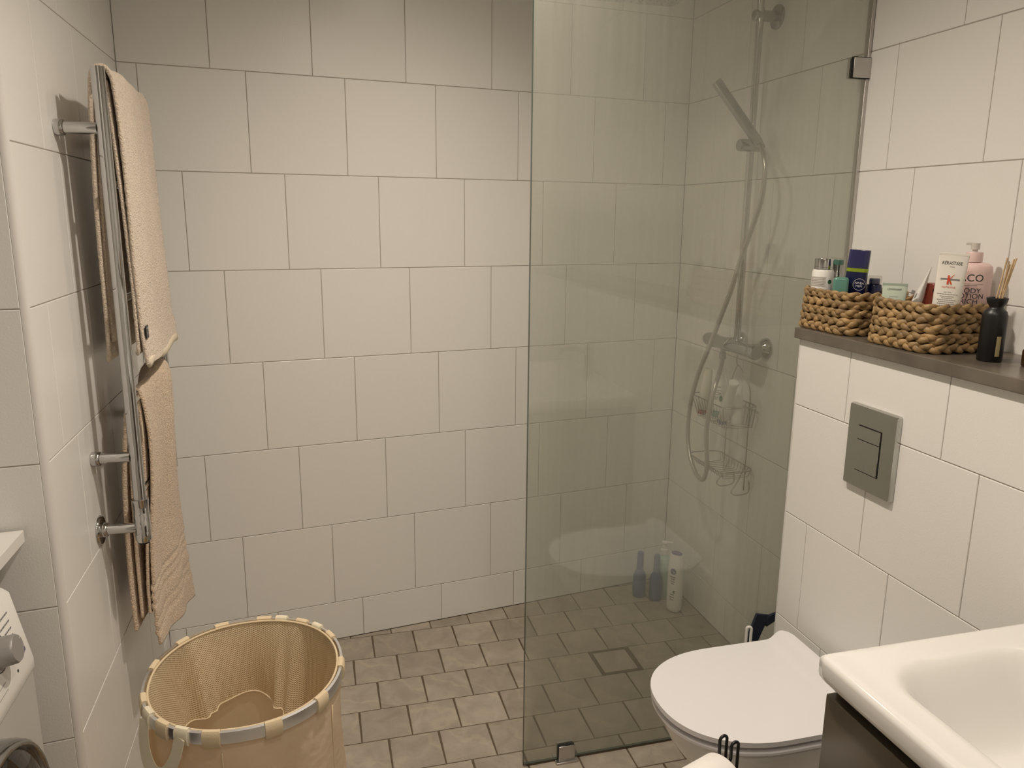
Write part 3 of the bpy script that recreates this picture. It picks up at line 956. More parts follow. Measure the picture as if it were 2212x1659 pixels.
D(MB().lathe([(0.0, 0.757), (0.0155, 0.7575), (0.0155, 0.762), (0.0185, 0.763), (0.0185, 0.822), (0.0178, 0.823), (0.0182, 0.85), (0.0195, 0.866), (0.0188, 0.866)], 24, o=(TX, TYN, 0))).build('valve', 'chrome', t, auto=40)
D(MB().lathe([(0.0, 0.752), (0.012, 0.7525), (0.0125, 0.757)], 18, o=(TX, TYN, 0))).build('valve_cap', 'dark', t, auto=40)


def drape(mb, prof, y0, y1, m_=22, per=12, amp=0.004, seed=0, fscale=9.0, pile=0.0011):
    """cloth following the (x, z) profile, spanning y0(t)..y1(t)"""
    P = smooth_path([(x, 0, z) for (x, z) in prof], per)
    n = len(P)
    k0 = len(mb.v)
    for i, p in enumerate(P):
        tt = i / (n - 1)
        a, b = y0(tt), y1(tt)
        q0 = P[max(i - 1, 0)]; q1 = P[min(i + 1, n - 1)]
        tg = (q1 - q0).normalized()
        nx, nz = tg.z, -tg.x
        for j in range(m_ + 1):
            s = j / m_
            y = a + (b - a) * s
            d = noise.noise(Vector((p.x * 3 + seed, y * fscale, p.z * 2.2 + seed))) * amp + noise.noise(Vector((p.x * 170, y * 170 + seed, p.z * 170))) * pile
            mb.v.append((p.x + nx * d, y, p.z + nz * d))
    for i in range(n - 1):
        for j in range(m_):
            a = k0 + i * (m_ + 1) + j
            mb.f.append((a, a + 1, a + m_ + 2, a + m_ + 1))
    return mb


def hem_edge(mb, o_verts, idx, rad):
    mb.tube([o_verts[i] for i in idx], rad, 8)


# upper towel, folded double over the top rung
t = thing('bath_towel', 'light cream terry bath towel folded over the top rung with black tag', 'towel', (TX, -0.70, 1.83))
D = lambda mb: ol(mb, (-TX, 0.70, -1.83))
profA = [(-1.920, 1.195), (-1.917, 1.30), (-1.912, 1.50), (-1.900, 1.70), (-1.890, 1.80), (-1.880, 1.838), (-1.865, 1.848), (-1.850, 1.838), (-1.842, 1.79), (-1.836, 1.60), (-1.832, 1.40), (-1.830, 1.27), (-1.824, 1.185)]
ya0 = lambda u: -0.905 + 0.02 * max(0, (u - 0.62)) / 0.38 + (0.06 * max(0, 0.42 - u) / 0.42)
ya1 = lambda u: -0.495 + 0.012 * math.sin(u * 9) + (0.015 if u > 0.93 else 0)
mA = MB(); drape(mA, profA, ya0, ya1, 90, 24, 0.011, 3, 8)
oA = D(mA).build('outer_layer', 'towel_a', t, smooth=True, solid=0.0085)
profB = [(-1.908, 1.235), (-1.905, 1.40), (-1.896, 1.62), (-1.884, 1.79), (-1.876, 1.832), (-1.865, 1.8385), (-1.857, 1.826), (-1.853, 1.76), (-1.849, 1.58), (-1.847, 1.40), (-1.847, 1.30), (-1.847, 1.215)]
yb0 = lambda u: -0.898 + 0.010 * max(0, (u - 0.6)) / 0.4 + (0.06 * max(0, 0.42 - u) / 0.42)
yb1 = lambda u: -0.52
mB = MB(); drape(mB, profB, yb0, yb1, 60, 20, 0.005, 9, 8)
D(mB).build('inner_layer', 'towel_a', t, smooth=True, solid=0.0075)
hm = MB()
hm.tube([(x, y, z) for (x, y, z) in [(-1.8245, ya0(1) + (ya1(1) - ya0(1)) * s, 1.188 + 0.006 * math.sin(s * 9)) for s in [k / 20 for k in range(21)]]], 0.0062, 8, flat=1.8)
hm.tube([(-1.847, yb0(1) + (yb1(1) - yb0(1)) * s, 1.217) for s in [k / 12 for k in range(13)]], 0.0052, 8, flat=1.8)
hm.tube([(-1.920, ya0(0) + (ya1(0) - ya0(0)) * s, 1.197) for s in [k / 12 for k in range(13)]], 0.0055, 8, flat=1.8)
D(hm).build('hem', 'hem', t, smooth=True)
tg = MB().box((-1.8255, -0.888, 1.248), (-1.8235, -0.862, 1.278))
tgo = D(tg).build('brand_tag', 'black', t)


def tagface(x, y):
    return (-1.8233 - TX, -0.875 + 0.70 + x, 1.263 - 1.83 + y)


text_on('tag_text', 'VOSSEN', 0.0062, 'inkwhite', t, lambda x, y: tagface(x, y + 0.008))
ring_on(lambda x, y: tagface(x, y - 0.004), 0.002, 0.0034, 12).build('tag_emblem', 'inkwhite', t)

# lower towel
t = thing('bath_towel', 'tan terry bath towel with ribbed border hung on a lower rung', 'towel', (TX, -0.66, 1.11))
D = lambda mb: ol(mb, (-TX, 0.66, -1.11))
profC = [(-1.914, 0.49), (-1.914, 0.62), (-1.908, 0.85), (-1.895, 1.02), (-1.886, 1.10), (-1.876, 1.122), (-1.865, 1.127), (-1.853, 1.116), (-1.847, 1.06), (-1.845, 0.90), (-1.848, 0.72), (-1.846, 0.56), (-1.842, 0.385)]


def yc0(u): return -0.868 + 0.008 * u


def yc1(u): return -0.505 + 0.01 * math.sin(u * 7) + (0.02 * max(0, u - 0.8) / 0.2)


mC = MB(); drape(mC, profC, yc0, yc1, 90, 24, 0.019, 21, 9)
# sloping hem and a woven border of raised ribs near the front hem
nv = []
for (x, y, z) in mC.v:
    if x > -1.862 and z < 1.0:
        k = (y + 0.868) / 0.37
        z2 = z + (0.055 * (1 - k)) * max(0, (0.9 - z) / 0.5)
        rib = 0
        for zc in (0.60, 0.575, 0.55, 0.50, 0.475):
            rib = max(rib, 1 - abs(z2 - zc) / 0.010)
        tw = 0.026 * max(0, 1 - k) * min(1, max(0, (1.0 - z) / 0.5))
        nv.append((x - 0.0045 * max(0, rib) - tw, y, z2))
    else: nv.append((x, y, z))
mC.v = nv
D(mC).build('outer_layer', 'towel_b', t, smooth=True, solid=0.008)
profD = [(-1.898, 0.52), (-1.897, 0.80), (-1.887, 1.02), (-1.877, 1.105), (-1.865, 1.1165), (-1.860, 1.10), (-1.859, 1.0), (-1.868, 0.8), (-1.882, 0.62), (-1.884, 0.53)]
mD = MB(); drape(mD, profD, lambda u: -0.860, lambda u: -0.53, 60, 20, 0.006, 33, 8)
D(mD).build('inner_layer', 'towel_b', t, smooth=True, solid=0.007)
D(MB().box((-1.8565, -0.874, 1.00), (-1.8555, -0.862, 1.04))).build('care_label', 'hem', t)

# ------------------------------------------------------------------ laundry hamper
HCX, HCY, HA, HB, HZ = -1.615, -1.289, 0.197, 0.208, 0.600
t = thing('laundry_hamper', 'round beige canvas laundry hamper with aluminium rim ring and mesh liner', 'laundry hamper', (HCX, HCY, 0))


def hp_(a, off=0.0, z=0.0, k=1.0):
    c, s = math.cos(a), math.sin(a)
    p = 2.12
    x = math.copysign(abs(c) ** (2 / p), c) * (HA * k + off); y = math.copysign(abs(s) ** (2 / p), s) * (HB * k + off)
    return (x, y, z)


NS = 96
rg = []
for (o, z) in ((-0.0035, HZ - 0.026), (0.003, HZ - 0.025), (0.0045, HZ - 0.013), (0.003, HZ - 0.001), (-0.0025, HZ), (-0.0045, HZ - 0.013)):
    rg.append([hp_(2 * math.pi * k / NS, o, z) for k in range(NS)])
rg.append(rg[0])
MB().loft(rg, False, False).build('rim_ring', 'alu', t, auto=40)


def band(a0, a1, off, zt, zb, thick, n=8):
    """fabric loop wrapped round the ring between two angles"""
    mb = MB()
    rings = []
    for i in range(n + 1):
        a = a0 + (a1 - a0) * i / n
        e = off
        sec = [(-0.0055 - e, zb), (-0.0055 - e, zt), (-0.004, zt + e + 0.001), (0.003, zt + e + 0.001), (0.0055 + e, zt - 0.003), (0.0062 + e, (zt + zb) / 2), (0.0055 + e, zb + 0.002), (0.003, zb - 0.003)]
        rings.append([hp_(a, o_, z_) for (o_, z_) in sec])
    return mb.loft(rings)


for k, a in enumerate((82.7, 108.7, 136.7, 164.9, -163.9, -133.5, -102.8, -72.8, -40.7, -6.5, 25.5, 55.2)):
    ww = 0.078
    band(R(a) - ww, R(a) + ww, 0.0012, HZ + 0.0005, HZ - 0.029, 0.002).build('tab', 'tab', t, auto=50)


def wrinkle(a, z, s=0.0):
    return noise.noise(Vector((math.cos(a) * 2.2 + s, math.sin(a) * 2.2, z * 3.0))) * 0.014 * min(1, (HZ - 0.04 - z) / 0.08 if z < HZ - 0.04 else 0)


rg = []
for (z, o) in ((HZ - 0.012, -0.0062), (HZ - 0.03, -0.003), (HZ - 0.05, -0.001), (0.50, 0.000), (0.42, 0.001), (0.34, 0.002), (0.25, 0.001), (0.15, 0.0), (0.06, -0.002), (0.012, -0.004), (0.002, -0.012)):
    rg.append([hp_(2 * math.pi * k / NS, o + wrinkle(2 * math.pi * k / NS, z), z) for k in range(NS)])
MB().loft(rg, False, True).build('canvas_bag', 'canvas', t, smooth=True)
for a in (-30, -98, 60, 150):
    MB().tube([hp_(R(a), 0.0012 + wrinkle(R(a), z), z) for z in [0.555 - 0.05 * k for k in range(11)]], 0.0013, 6).build('side_seam', 'tab', t, smooth=True)
# mesh liner: hangs inside, gathered in soft folds
LN = 14
mb = MB()
uvs = []
NL = 144
for i in range(LN + 1):
    f = i / LN
    for k in range(NL + 1):
        a = 2 * math.pi * k / NL
        drop = 0.225 + 0.05 * math.sin(a * 1.0 + 2.4) + 0.015 * math.sin(3 * a)
        z = HZ - 0.005 - drop * f
        fold = noise.noise(Vector((math.cos(a) * 1.9 + 5, math.sin(a) * 1.9, z * 2))) * 0.05 * (f ** 1.1) - 0.028 * (f ** 0.8) * math.exp(-(math.sin(a * 2.5 + 0.55) / 0.22) ** 2) - 0.018 * f * math.exp(-(math.sin(a * 3.5 + 1.9) / 0.2) ** 2)
        x, y, _ = hp_(a, -0.0085 - 0.022 * f + fold)
        mb.v.append((x, y, z))
        uvs.append((a * 0.2, HZ - z))
for i in range(LN):
    for k in range(NL):
        a = i * (NL + 1) + k
        mb.f.append((a, a + 1, a + NL + 2, a + NL + 1))
lin = mb.build('mesh_liner', 'liner', t, smooth=True)
ul = lin.data.uv_layers.new(name='UVMap')
for l in lin.data.loops: ul.data[l.index].uv = uvs[l.vertex_index]
hemp = mb.v[LN * (NL + 1):LN * (NL + 1) + NL]
hmb = MB().tube(hemp, 0.0022, 6, closed=True)
hmb.tube([hp_(2 * math.pi * k / NS, -0.0085, HZ - 0.004) for k in range(NS)], 0.0026, 6, closed=True)
hmb.build('liner_hem', 'tab', t, smooth=True)


def strap(name, a0, a1, drop, out):
    """webbing carry loop hanging outside the rim"""
    pts = []
    A = Vector(hp_(a0, 0.0085, HZ - 0.012)); B = Vector(hp_(a1, 0.0085, HZ - 0.012))
    mid = (a0 + a1) / 2
    od = Vector((math.cos(mid), math.sin(mid), 0))
    tn = (B - A).normalized()
    path = []
    for i in range(25):
        u = i / 24
        s = math.sin(math.pi * u) ** 0.55
        p = A + (B - A) * (0.5 + (u - 0.5) * (1.0 + 0.10 * s))
        p = p + od * (out * s) - Vector((0, 0, drop * s))
        path.append(p)
    mb = MB()
    rings = []
    for i, p in enumerate(path):
        tg_ = (path[min(i + 1, 24)] - path[max(i - 1, 0)]).normalized()
        # webbing stays face-outwards: width direction twists from along-rim to depth at the bottom
        u = i / 24
        wdir = tg_.cross(od).normalized()
        wdir = (wdir * (1 - 0.15 * math.sin(math.pi * u)) + od * (0.35 * math.sin(math.pi * u))).normalized()
        nd = tg_.cross(wdir).normalized()
        h = 0.0135
        rings.append([p + wdir * h + nd * 0.0009, p - wdir * h + nd * 0.0009, p - wdir * h - nd * 0.0009, p + wdir * h - nd * 0.0009])
    mb.loft(rings)
    o = mb.build(name, 'strap', t, auto=60)
    for a in (a0, a1):
        band(a - 0.07, a + 0.07, 0.0022, HZ + 0.001, HZ - 0.028, 0.002).build('strap_end', 'strap', t, auto=50)
    return o


strap('carry_strap', R(-149.1), R(-119.3), 0.085, 0.020)
strap('carry_strap', R(41.2), R(71.0), 0.085, 0.015)

# ------------------------------------------------------------------ washing machine under a worktop
WX, WY0, WY1 = -2.0, -1.907, -1.312
t = thing('washing_machine', 'white front loading washing machine under the worktop', 'washing machine', (-2.3, -1.61, 0))
D = lambda mb: ol(mb, (2.3, 1.61, 0))
bd = MB()
out = [(-2.598, 0.01), (WX, 0.01), (WX, 0.672), (WX + 0.004, 0.680), (WX + 0.004, 0.698), (WX - 0.022, 0.838), (WX - 0.036, 0.85), (-2.598, 0.85)]
bd.loft([[(x, WY0, z) for x, z in out], [(x, WY1, z) for x, z in out]])
D(bd).build('cabinet', 'machine', t, bevel=0.006, seg=3)
D(MB().box((WX - 0.01, WY0 + 0.002, 0.6735), (WX + 0.0012, WY1 - 0.0015, 0.6775))).build('panel_joint', 'mgrey', t)
# slanted control panel frame
pa = Vector((WX + 0.004, 0, 0.698)); pb = Vector((WX - 0.022, 0, 0.838))
pu = (pb - pa).normalized(); pn = Vector((pu.z, 0, -pu.x))


def panel(y, s, h=0.0):
    p = pa + pu * s + pn * h
    return Vector((p.x + 2.3, y + 1.61, p.z))


kc_y, kc_s = -1.432, 0.080
mb = MB()
rg = []
for (r, h) in ((0.031, 0.0005), (0.031, 0.003), (0.0275, 0.004), (0.026, 0.030), (0.0235, 0.034), (0.0, 0.0342)):
    rg.append([panel(kc_y + r * math.cos(2 * math.pi * k / 32), kc_s + r * math.sin(2 * math.pi * k / 32), h) for k in range(32)])
kn = mb.loft(rg).build('programme_knob', 'mgrey', t, auto=35)
mk = MB(); n = len(mk.v)
mk.v = [panel(kc_y + 0.014, kc_s + 0.010, 0.0346), panel(kc_y + 0.020, kc_s + 0.0125, 0.0346), panel(kc_y + 0.0195, kc_s + 0.0145, 0.0346), panel(kc_y + 0.0135, kc_s + 0.012, 0.0346)]
mk.f = [(0, 1, 2, 3)]
mk.build('knob_mark', 'inkwhite', t)
rr = MB()
for i in range(36):
    a = 2 * math.pi * i / 36; b = 2 * math.pi * (i + 1) / 36
    k = len(rr.v)
    rr.v += [panel(kc_y + r * math.cos(q), kc_s + r * math.sin(q), 0.0006) for r, q in ((0.0335, a), (0.0355, a), (0.0355, b), (0.0335, b))]
    rr.f.append((k, k + 1, k + 2, k + 3))
rr.build('knob_ring', 'ink', t)
pr = MB()


def pmark(y0, y1, s0, s1):
    k = len(pr.v)
    pr.v += [panel(y0, s0, 0.0005), panel(y1, s0, 0.0005), panel(y1, s1, 0.0005), panel(y0, s1, 0.0005)]
    pr.f.append((k, k + 1, k + 2, k + 3))


random.seed(3)
for i, s in enumerate((0.117, 0.102, 0.088, 0.075, 0.062, 0.049)):
    ys = -1.352 - 0.002 * i
    wl = (0.052, 0.048, 0.03, 0.026, 0.024, 0.02)[i]
    y = ys
    while y > ys - wl:
        w = random.uniform(0.004, 0.009)
        pmark(y - w, y, s, s + 0.0035); y -= w + 0.0018
    pmark(ys - wl - 0.05, ys - wl - 0.004, s + 0.001, s + 0.0018)
for s in (0.012, 0.026):
    pmark(-1.56, -1.44, s, s + 0.0009)
pr.build('panel_print', 'inkgrey', t)['kind'] = 'stuff'
lp = MB(); lp.v = [panel(y, s, 0.0006) for y, s in ((-1.349, 0.026), (-1.335, 0.030), (-1.335, 0.037), (-1.349, 0.033))]; lp.f = [(0, 1, 2, 3)]
lp.build('indicator_lamp', 'bluecap', t)
lp = MB(); lp.v = [panel(-1.388 + 0.003 * math.cos(k * 0.6), 0.016 + 0.003 * math.sin(k * 0.6), 0.0006) for k in range(10)]; lp.f = [tuple(range(10))]
lp.build('start_dot', 'ink', t)
PY_, PZ_ = -1.60, 0.462
D(MB().lathe([(0.214, 0.0008), (0.214, 0.014), (0.210, 0.030), (0.204, 0.036), (0.199, 0.034), (0.196, 0.02)], 48, 'x', (WX, PY_, PZ_), cap=False)).build('door_ring', 'chrome_dull', t, smooth=True)
D(MB().lathe([(0.198, 0.026), (0.17, 0.040), (0.11, 0.050), (0.0, 0.054)], 48, 'x', (WX, PY_, PZ_), cap=False)).build('door_glass', 'porthole', t, smooth=True)
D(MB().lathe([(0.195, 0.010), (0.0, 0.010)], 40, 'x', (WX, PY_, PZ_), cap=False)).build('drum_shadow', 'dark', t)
for (x, y) in ((-2.55, -1.86), (-2.55, -1.36), (-2.05, -1.86), (-2.05, -1.36)):
    D(MB().lathe([(0.02, 0.0), (0.02, 0.012)], 14, o=(x, y, 0))).build('foot', 'mgrey', t)

wt = thing('worktop', 'white laminate worktop with side support panel above the washing machine', 'worktop', (-2.35, -2.2, 0))
D = lambda mb: ol(mb, (2.35, 2.2, 0))
yw = lambda x: JOG[1] + (x - JOG[0]) * (JU[1] / JU[0]) - 0.010
wpoly = [(-2.010, REAR + 0.01), (-2.010, yw(-2.010)), (-2.690, yw(-2.690) - 0.004), (-2.690, REAR + 0.01)]
D(MB().loft([[(x, y, 0.906) for x, y in wpoly], [(x, y, 0.931) for x, y in wpoly]])).build('top_board', 'machine', wt, bevel=0.0015)
D(MB().box((-2.69, -2.03, 0.0), (-2.03, -2.01, 0.9055))).build('support_panel', 'machine', wt)

# ------------------------------------------------------------------ toilet
TCY = -1.407
t = thing('wall_toilet', 'white wall hung toilet with closed flat lid below the flush plate', 'toilet', (BX, TCY, 0))


def dshape(lt, w, lb, n=18, p=2.25, ls=None):
    """D outline in (l, y): l = distance from the wall"""
    ls = ls if ls is not None else min(0.27, lt * 0.55)
    pts = []
    for k in range(5): pts.append((lb + (ls - lb) * k / 5, w))
    for k in range(n + 1):
        a = math.pi / 2 * k / n
        pts.append((ls + (lt - ls) * math.sin(a) ** (2 / p), w * math.cos(a) ** (2 / p)))
    return pts + [(l, -y) for (l, y) in reversed(pts[:-1])]


def drings(spec, n=18):
    rg = []
    for (z, lt, w, lb) in spec:
        rg.append([(-l, y, z) for (l, y) in dshape(lt, w, lb, n)])
    return rg


MB().loft(drings([(0.075, 0.17, 0.085, 0.0008), (0.085, 0.19, 0.10, 0.0008), (0.13, 0.25, 0.118, 0.0008), (0.20, 0.335, 0.138, 0.0008), (0.27, 0.41, 0.155, 0.0008), (0.33, 0.455, 0.167, 0.0008), (0.375, 0.477, 0.175, 0.0008), (0.398, 0.483, 0.178, 0.0008), (0.4035, 0.478, 0.174, 0.0008)])).build('bowl', 'ceramic', t, smooth=False, auto=50)
MB().loft(drings([(0.4045, 0.490, 0.181, 0.055), (0.407, 0.496, 0.185, 0.053), (0.4125, 0.496, 0.185, 0.053), (0.4155, 0.490, 0.181, 0.055)])).build('seat', 'lid', t, auto=50)


def lid():
    out = dshape(0.499, 0.186, 0.040, 22)
    half = [q for q in out[:5 + 23]]
    ls = sorted(set([round(l, 5) for l, y in half] + [0.040, 0.044, 0.05, 0.056, 0.063, 0.07, 0.078, 0.086, 0.095, 0.105, 0.12, 0.145]))

    def hw_(l):
        for (a, b) in zip(half[:-1], half[1:]):
            if a[0] <= l <= b[0]:
                return a[1] + (b[1] - a[1]) * ((l - a[0]) / max(b[0] - a[0], 1e-9))
        return 0.0

    def rise(l):
        u = min(1, max(0, (0.096 - l) / 0.040))
        return 0.024 * u * u * (3 - 2 * u)
    mb = MB()
    m_ = 14
    T = []
    for l in ls:
        w = hw_(l)
        rc = 0.034
        if l < 0.040 + rc: w -= rc - math.sqrt(max(0, rc * rc - (rc - (l - 0.040)) ** 2))
        if l > 0.4989: w = 0.012
        row = []
        for j in range(m_ + 1):
            s = -1 + 2 * j / m_
            s = math.copysign(1 - (1 - abs(s)) ** 1.4, s)
            row.append((l, w * s))
        T.append(row)
    n0 = 0
    for (dz, base) in ((0, 0.4405), (0, 0.4285)):
        for row in T:
            for (l, y) in row:
                mb.v.append((-l, y, base + rise(l) - (0.0 if base > 0.43 else 0.0)))
    k = m_ + 1; nl = len(T); off = nl * k
    for i in range(nl - 1):
        for j in range(m_):
            a = i * k + j
            mb.f.append((a, a + k, a + k + 1, a + 1))
            mb.f.append((off + a, off + a + 1, off + a + k + 1, off + a + k))
    bl = [i * k for i in range(nl)]; br = [i * k + m_ for i in range(nl)]
    for i in range(nl - 1):
        mb.f.append((bl[i], off + bl[i], off + bl[i + 1], bl[i + 1]))
        mb.f.append((br[i], br[i + 1], off + br[i + 1], off + br[i]))
    for j in range(m_):
        mb.f.append((j, j + 1, off + j + 1, off + j))
        a = (nl - 1) * k + j
        mb.f.append((a, off + a, off + a + 1, a + 1))
    mb.build('lid', 'lid', t, bevel=0.0035, seg=3)


lid()
for y in (-0.09, 0.09):
    MB().lathe([(0.013, y - 0.03), (0.013, y + 0.03)], 16, 'y', (-0.052, 0, 0.4335)).build('hinge', 'lid', t, auto=40)
MB().box((-0.0065, -0.178, 0.395), (-0.0005, 0.178, 0.4045)).build('silicone_seam', 'silicone', t, bevel=0.002)

# flush plate
t = thing('flush_plate', 'rectangular chrome dual flush plate on the tiled half wall above the toilet', 'flush plate', (BX, -1.4205, 1.020))
mb = MB()
ol_ = rrect(0.155, 0.197, 0.004, 3)
FP = lambda y, z, x: (-x, y, z)
mb.loft([[FP(a, b, 0.0006) for a, b in ol_], [FP(a, b, 0.0065) for a, b in ol_], [FP(a * 0.975, b * 0.98, 0.0125) for a, b in ol_]])
mb.build('frame', 'plate', t, auto=25)
gp = MB()
gp.box((-0.0135, -0.0345, -0.0565), (-0.0120, 0.0395, 0.0525))
gp.build('button_gap', 'dark', t)
MB().box((-0.0150, -0.0325, 0.0195), (-0.0120, 0.0425, 0.0505)).build('button', 'plate', t, bevel=0.0006)
b2 = MB().box((-0.0150, -0.0325, -0.0545), (-0.0120, 0.0425, 0.0180)).build('button', 'plate', t, bevel=0.0006)
em = MB(); rect_on(em, lambda x, y: (-0.0152, x, y), 0.006, 0.014, -0.047, -0.0455); rect_on(em, lambda x, y: (-0.0152, x, y), 0.007, 0.013, -0.0435, -0.0425); rect_on(em, lambda x, y: (-0.0152, x, y), 0.0065, 0.0135, -0.0415, -0.0405)
em.build('button_emblem', 'inkgrey', b2)

# toilet brush in the gap behind the toilet
t = thing('toilet_brush', 'white toilet brush with slotted loop handle standing behind the toilet', 'toilet brush', (-0.262, -1.066, 0))
MB().lathe([(0.0, 0.0005), (0.039, 0.0005), (0.040, 0.004), (0.040, 0.05), (0.041, 0.11), (0.038, 0.11), (0.037, 0.05), (0.037, 0.006), (0.0, 0.006)], 28).build('holder', 'plastic', t, auto=50)
lpz = [(0.0058, 0, 0.115)]
path = [(-0.0063, 0, 0.10), (-0.0063, 0, 0.2), (-0.0063, 0, 0.30), (-0.0063, 0, 0.37)]
for a in range(180, -1, -20): path.append((0.0066 * math.cos(R(a)), 0, 0.378 + 0.0066 * math.sin(R(a))))
path += [(0.0063, 0, 0.37), (0.0063, 0, 0.30), (0.0063, 0, 0.2), (0.0063, 0, 0.10)]
MB().tube(path, 0.0042, 10).build('handle', 'plastic', t, rot=(0, 0, R(-25)), smooth=True)
MB().lathe([(0.009, 0.10), (0.012, 0.095), (0.030, 0.07), (0.033, 0.04), (0.026, 0.012), (0.0, 0.010)], 20).build('brush_head', 'plastic', t, auto=50)

# dark navy cleaning tool leaning between the glass and the half wall
t = thing('cleaning_tool', 'dark navy cleaning tool leaning behind the toilet brush against the glass screen', 'cleaning tool', (-0.335, -1.014, 0))
mb = MB()
ctr = [(0.0, 0.001), (0.05, 0.11), (0.095, 0.235), (0.128, 0.330), (0.150, 0.392)]
rg = []
for k, (x, z) in enumerate(ctr):
    w = (0.014, 0.016, 0.019, 0.021, 0.022)[k]
    dz_ = (0.0, 0.0, 0.0, -0.004, -0.010)[k]
    rg.append([(x - w, -0.004, z + (0 if k else 0)), (x + w, -0.004, z + dz_), (x + w, 0.005, z + dz_), (x - w, 0.005, z)])
mb.loft(rg).build('handle', 'navy', t, bevel=0.002)
mb = MB()
mb.loft([[(0.163, -0.005, 0.345), (0.163, -0.005, 0.380), (0.163, 0.004, 0.380), (0.163, 0.004, 0.345)], [(0.205, -0.009, 0.372), (0.205, -0.009, 0.394), (0.205, 0.0, 0.394), (0.205, 0.0, 0.372)], [(0.250, -0.011, 0.362), (0.250, -0.011, 0.388), (0.250, -0.003, 0.388), (0.250, -0.003, 0.362)]])
mb.build('blade', 'navy', t, bevel=0.002)

# ------------------------------------------------------------------ vanity cabinet and washbasin
VY0, VY1 = -2.69, -1.896
t = thing('vanity_cabinet', 'glossy taupe vanity cabinet with drawer under the white washbasin', 'cabinet', (-0.44, -2.29, 0.30))
D = lambda mb: ol(mb, (0.44, 2.29, -0.30))
D(MB().box((-0.645, VY0, 0.30), (BX - 0.001, VY0 + 0.018, 0.797))).build('side_panel', 'cabinet', t, bevel=0.001)
D(MB().box((-0.645, VY1 - 0.018, 0.30), (BX - 0.001, VY1, 0.797))).build('side_panel', 'cabinet', t, bevel=0.001)
D(MB().box((-0.645, VY0 + 0.0185, 0.30), (BX - 0.001, VY1 - 0.0185, 0.318))).build('bottom_panel', 'cabinet', t)
D(MB().box((BX - 0.012, VY0 + 0.0185, 0.3185), (BX - 0.001, VY1 - 0.0185, 0.72))).build('back_panel', 'cabinet', t)
D(MB().box((-0.640, VY0 + 0.0185, 0.735), (-0.628, VY1 - 0.0185, 0.797))).build('shadow_gap_strip', 'dark', t)  # near-black strip, its colour stands in for shade in the gap under the basin
for (z0, z1) in ((0.545, 0.782), (0.302, 0.541)):
    d = D(MB().box((-0.664, VY0, z0), (-0.6458, VY1 - 0.0005, z1))).build('drawer', 'cabinet', t, bevel=0.0015)
    if z0 > 0.5:
        h = D(MB().box((-0.676, -2.48, 0.766), (-0.6645, -2.10, 0.784)).box((-0.676, -2.48, 0.7825), (-0.650, -2.10, 0.7850))).build('handle', 'steel', d, bevel=0.0012)

bx0, bx1, by0, by1, bz = -0.681, BX - 0.0008, -2.70, -1.886, 0.852
NX, NY = 56, 88
rE = 0.011
mb = MB()
ib = (-0.618, -0.315, -2.635, -1.948)


def bdepth(x, y):
    # smooth inset bowl: signed distance to rounded rectangle
    cx, cy = (ib[0] + ib[1]) / 2, (ib[2] + ib[3]) / 2
    r = 0.075
    hx, hy = (ib[1] - ib[0]) / 2 - r, (ib[3] - ib[2]) / 2 - r
    qx, qy = abs(x - cx) - hx, abs(y - cy) - hy
    d = math.hypot(max(qx, 0), max(qy, 0)) + min(max(qx, qy), 0) - r
    u = min(1, max(0, (-d + 0.006) / 0.11))
    return 0.105 * (u * u * (3 - 2 * u)) ** 0.85 + 0.012 * min(1, max(0, -d / 0.15))


grid = []
for i in range(NX + 1):
    for j in range(NY + 1):
        x = bx0 + rE + (bx1 - bx0 - rE) * i / NX; y = by0 + rE + (by1 - by0 - 2 * rE) * j / NY
        mb.v.append((x, y, bz - bdepth(x, y)))
for i in range(NX):
    for j in range(NY):
        a = i * (NY + 1) + j
        mb.f.append((a, a + NY + 1, a + NY + 2, a + 1))
# outer skirt: boundary loop, going round (wall side stays open flat)
loop = [(i, 0) for i in range(NX, -1, -1)] + [(0, j) for j in range(1, NY + 1)] + [(i, NY) for i in range(1, NX + 1)]
prev = [i * (NY + 1) + j for i, j in loop]
SK_ = [(0.25, 0.0), (0.0, 0.0)]
for (o, dz) in ((0.0042, 0.0008), (0.0078, 0.0032), (0.0102, 0.0068), (0.011, 0.011), (0.011, 0.030), (0.009, 0.038), (0.003, 0.045), (-0.012, 0.052)):
    cur = []
    for (i, j) in loop:
        x = bx0 + rE + (bx1 - bx0 - rE) * i / NX; y = by0 + rE + (by1 - by0 - 2 * rE) * j / NY
        dxx = -1 if i == 0 else 0; dyy = -1 if j == 0 else (1 if j == NY else 0)
        l_ = math.hypot(dxx, dyy) or 1
        kk = 1.0 / l_
        cur.append(len(mb.v)); mb.v.append((x + dxx * o * kk, y + dyy * o * kk, bz - dz))
    for k in range(len(loop) - 1):
        mb.f.append((prev[k], prev[k + 1], cur[k + 1], cur[k]))
    prev = cur
t = thing('washbasin', 'white ceramic washbasin with wide rim on the taupe vanity cabinet', 'washbasin', (-0.446, -2.29, 0.80))
ol(mb, (0.446, 2.29, -0.80)).build('basin', 'ceramic', t, smooth=True)
MB().lathe([(0.0, 0.0), (0.030, 0.0), (0.032, -0.003)], 28, o=(-0.02, 0, bz - 0.80 - 0.1165)).build('drain_plug', 'chrome', t, auto=40)
MB().lathe([(0.026, 0), (0.026, 0.012), (0.021, 0.014), (0.021, 0.13), (0.019, 0.135), (0.0, 0.136)], 24, o=(0.175, 0, bz - 0.80)).tube([(0.175, 0, bz - .80 + 0.11), (0.10, 0, bz - .80 + 0.125), (0.045, 0, bz - .80 + 0.12), (0.04, 0, bz - .80 + 0.105)], 0.011, 12).build('tap', 'chrome', t, auto=40)

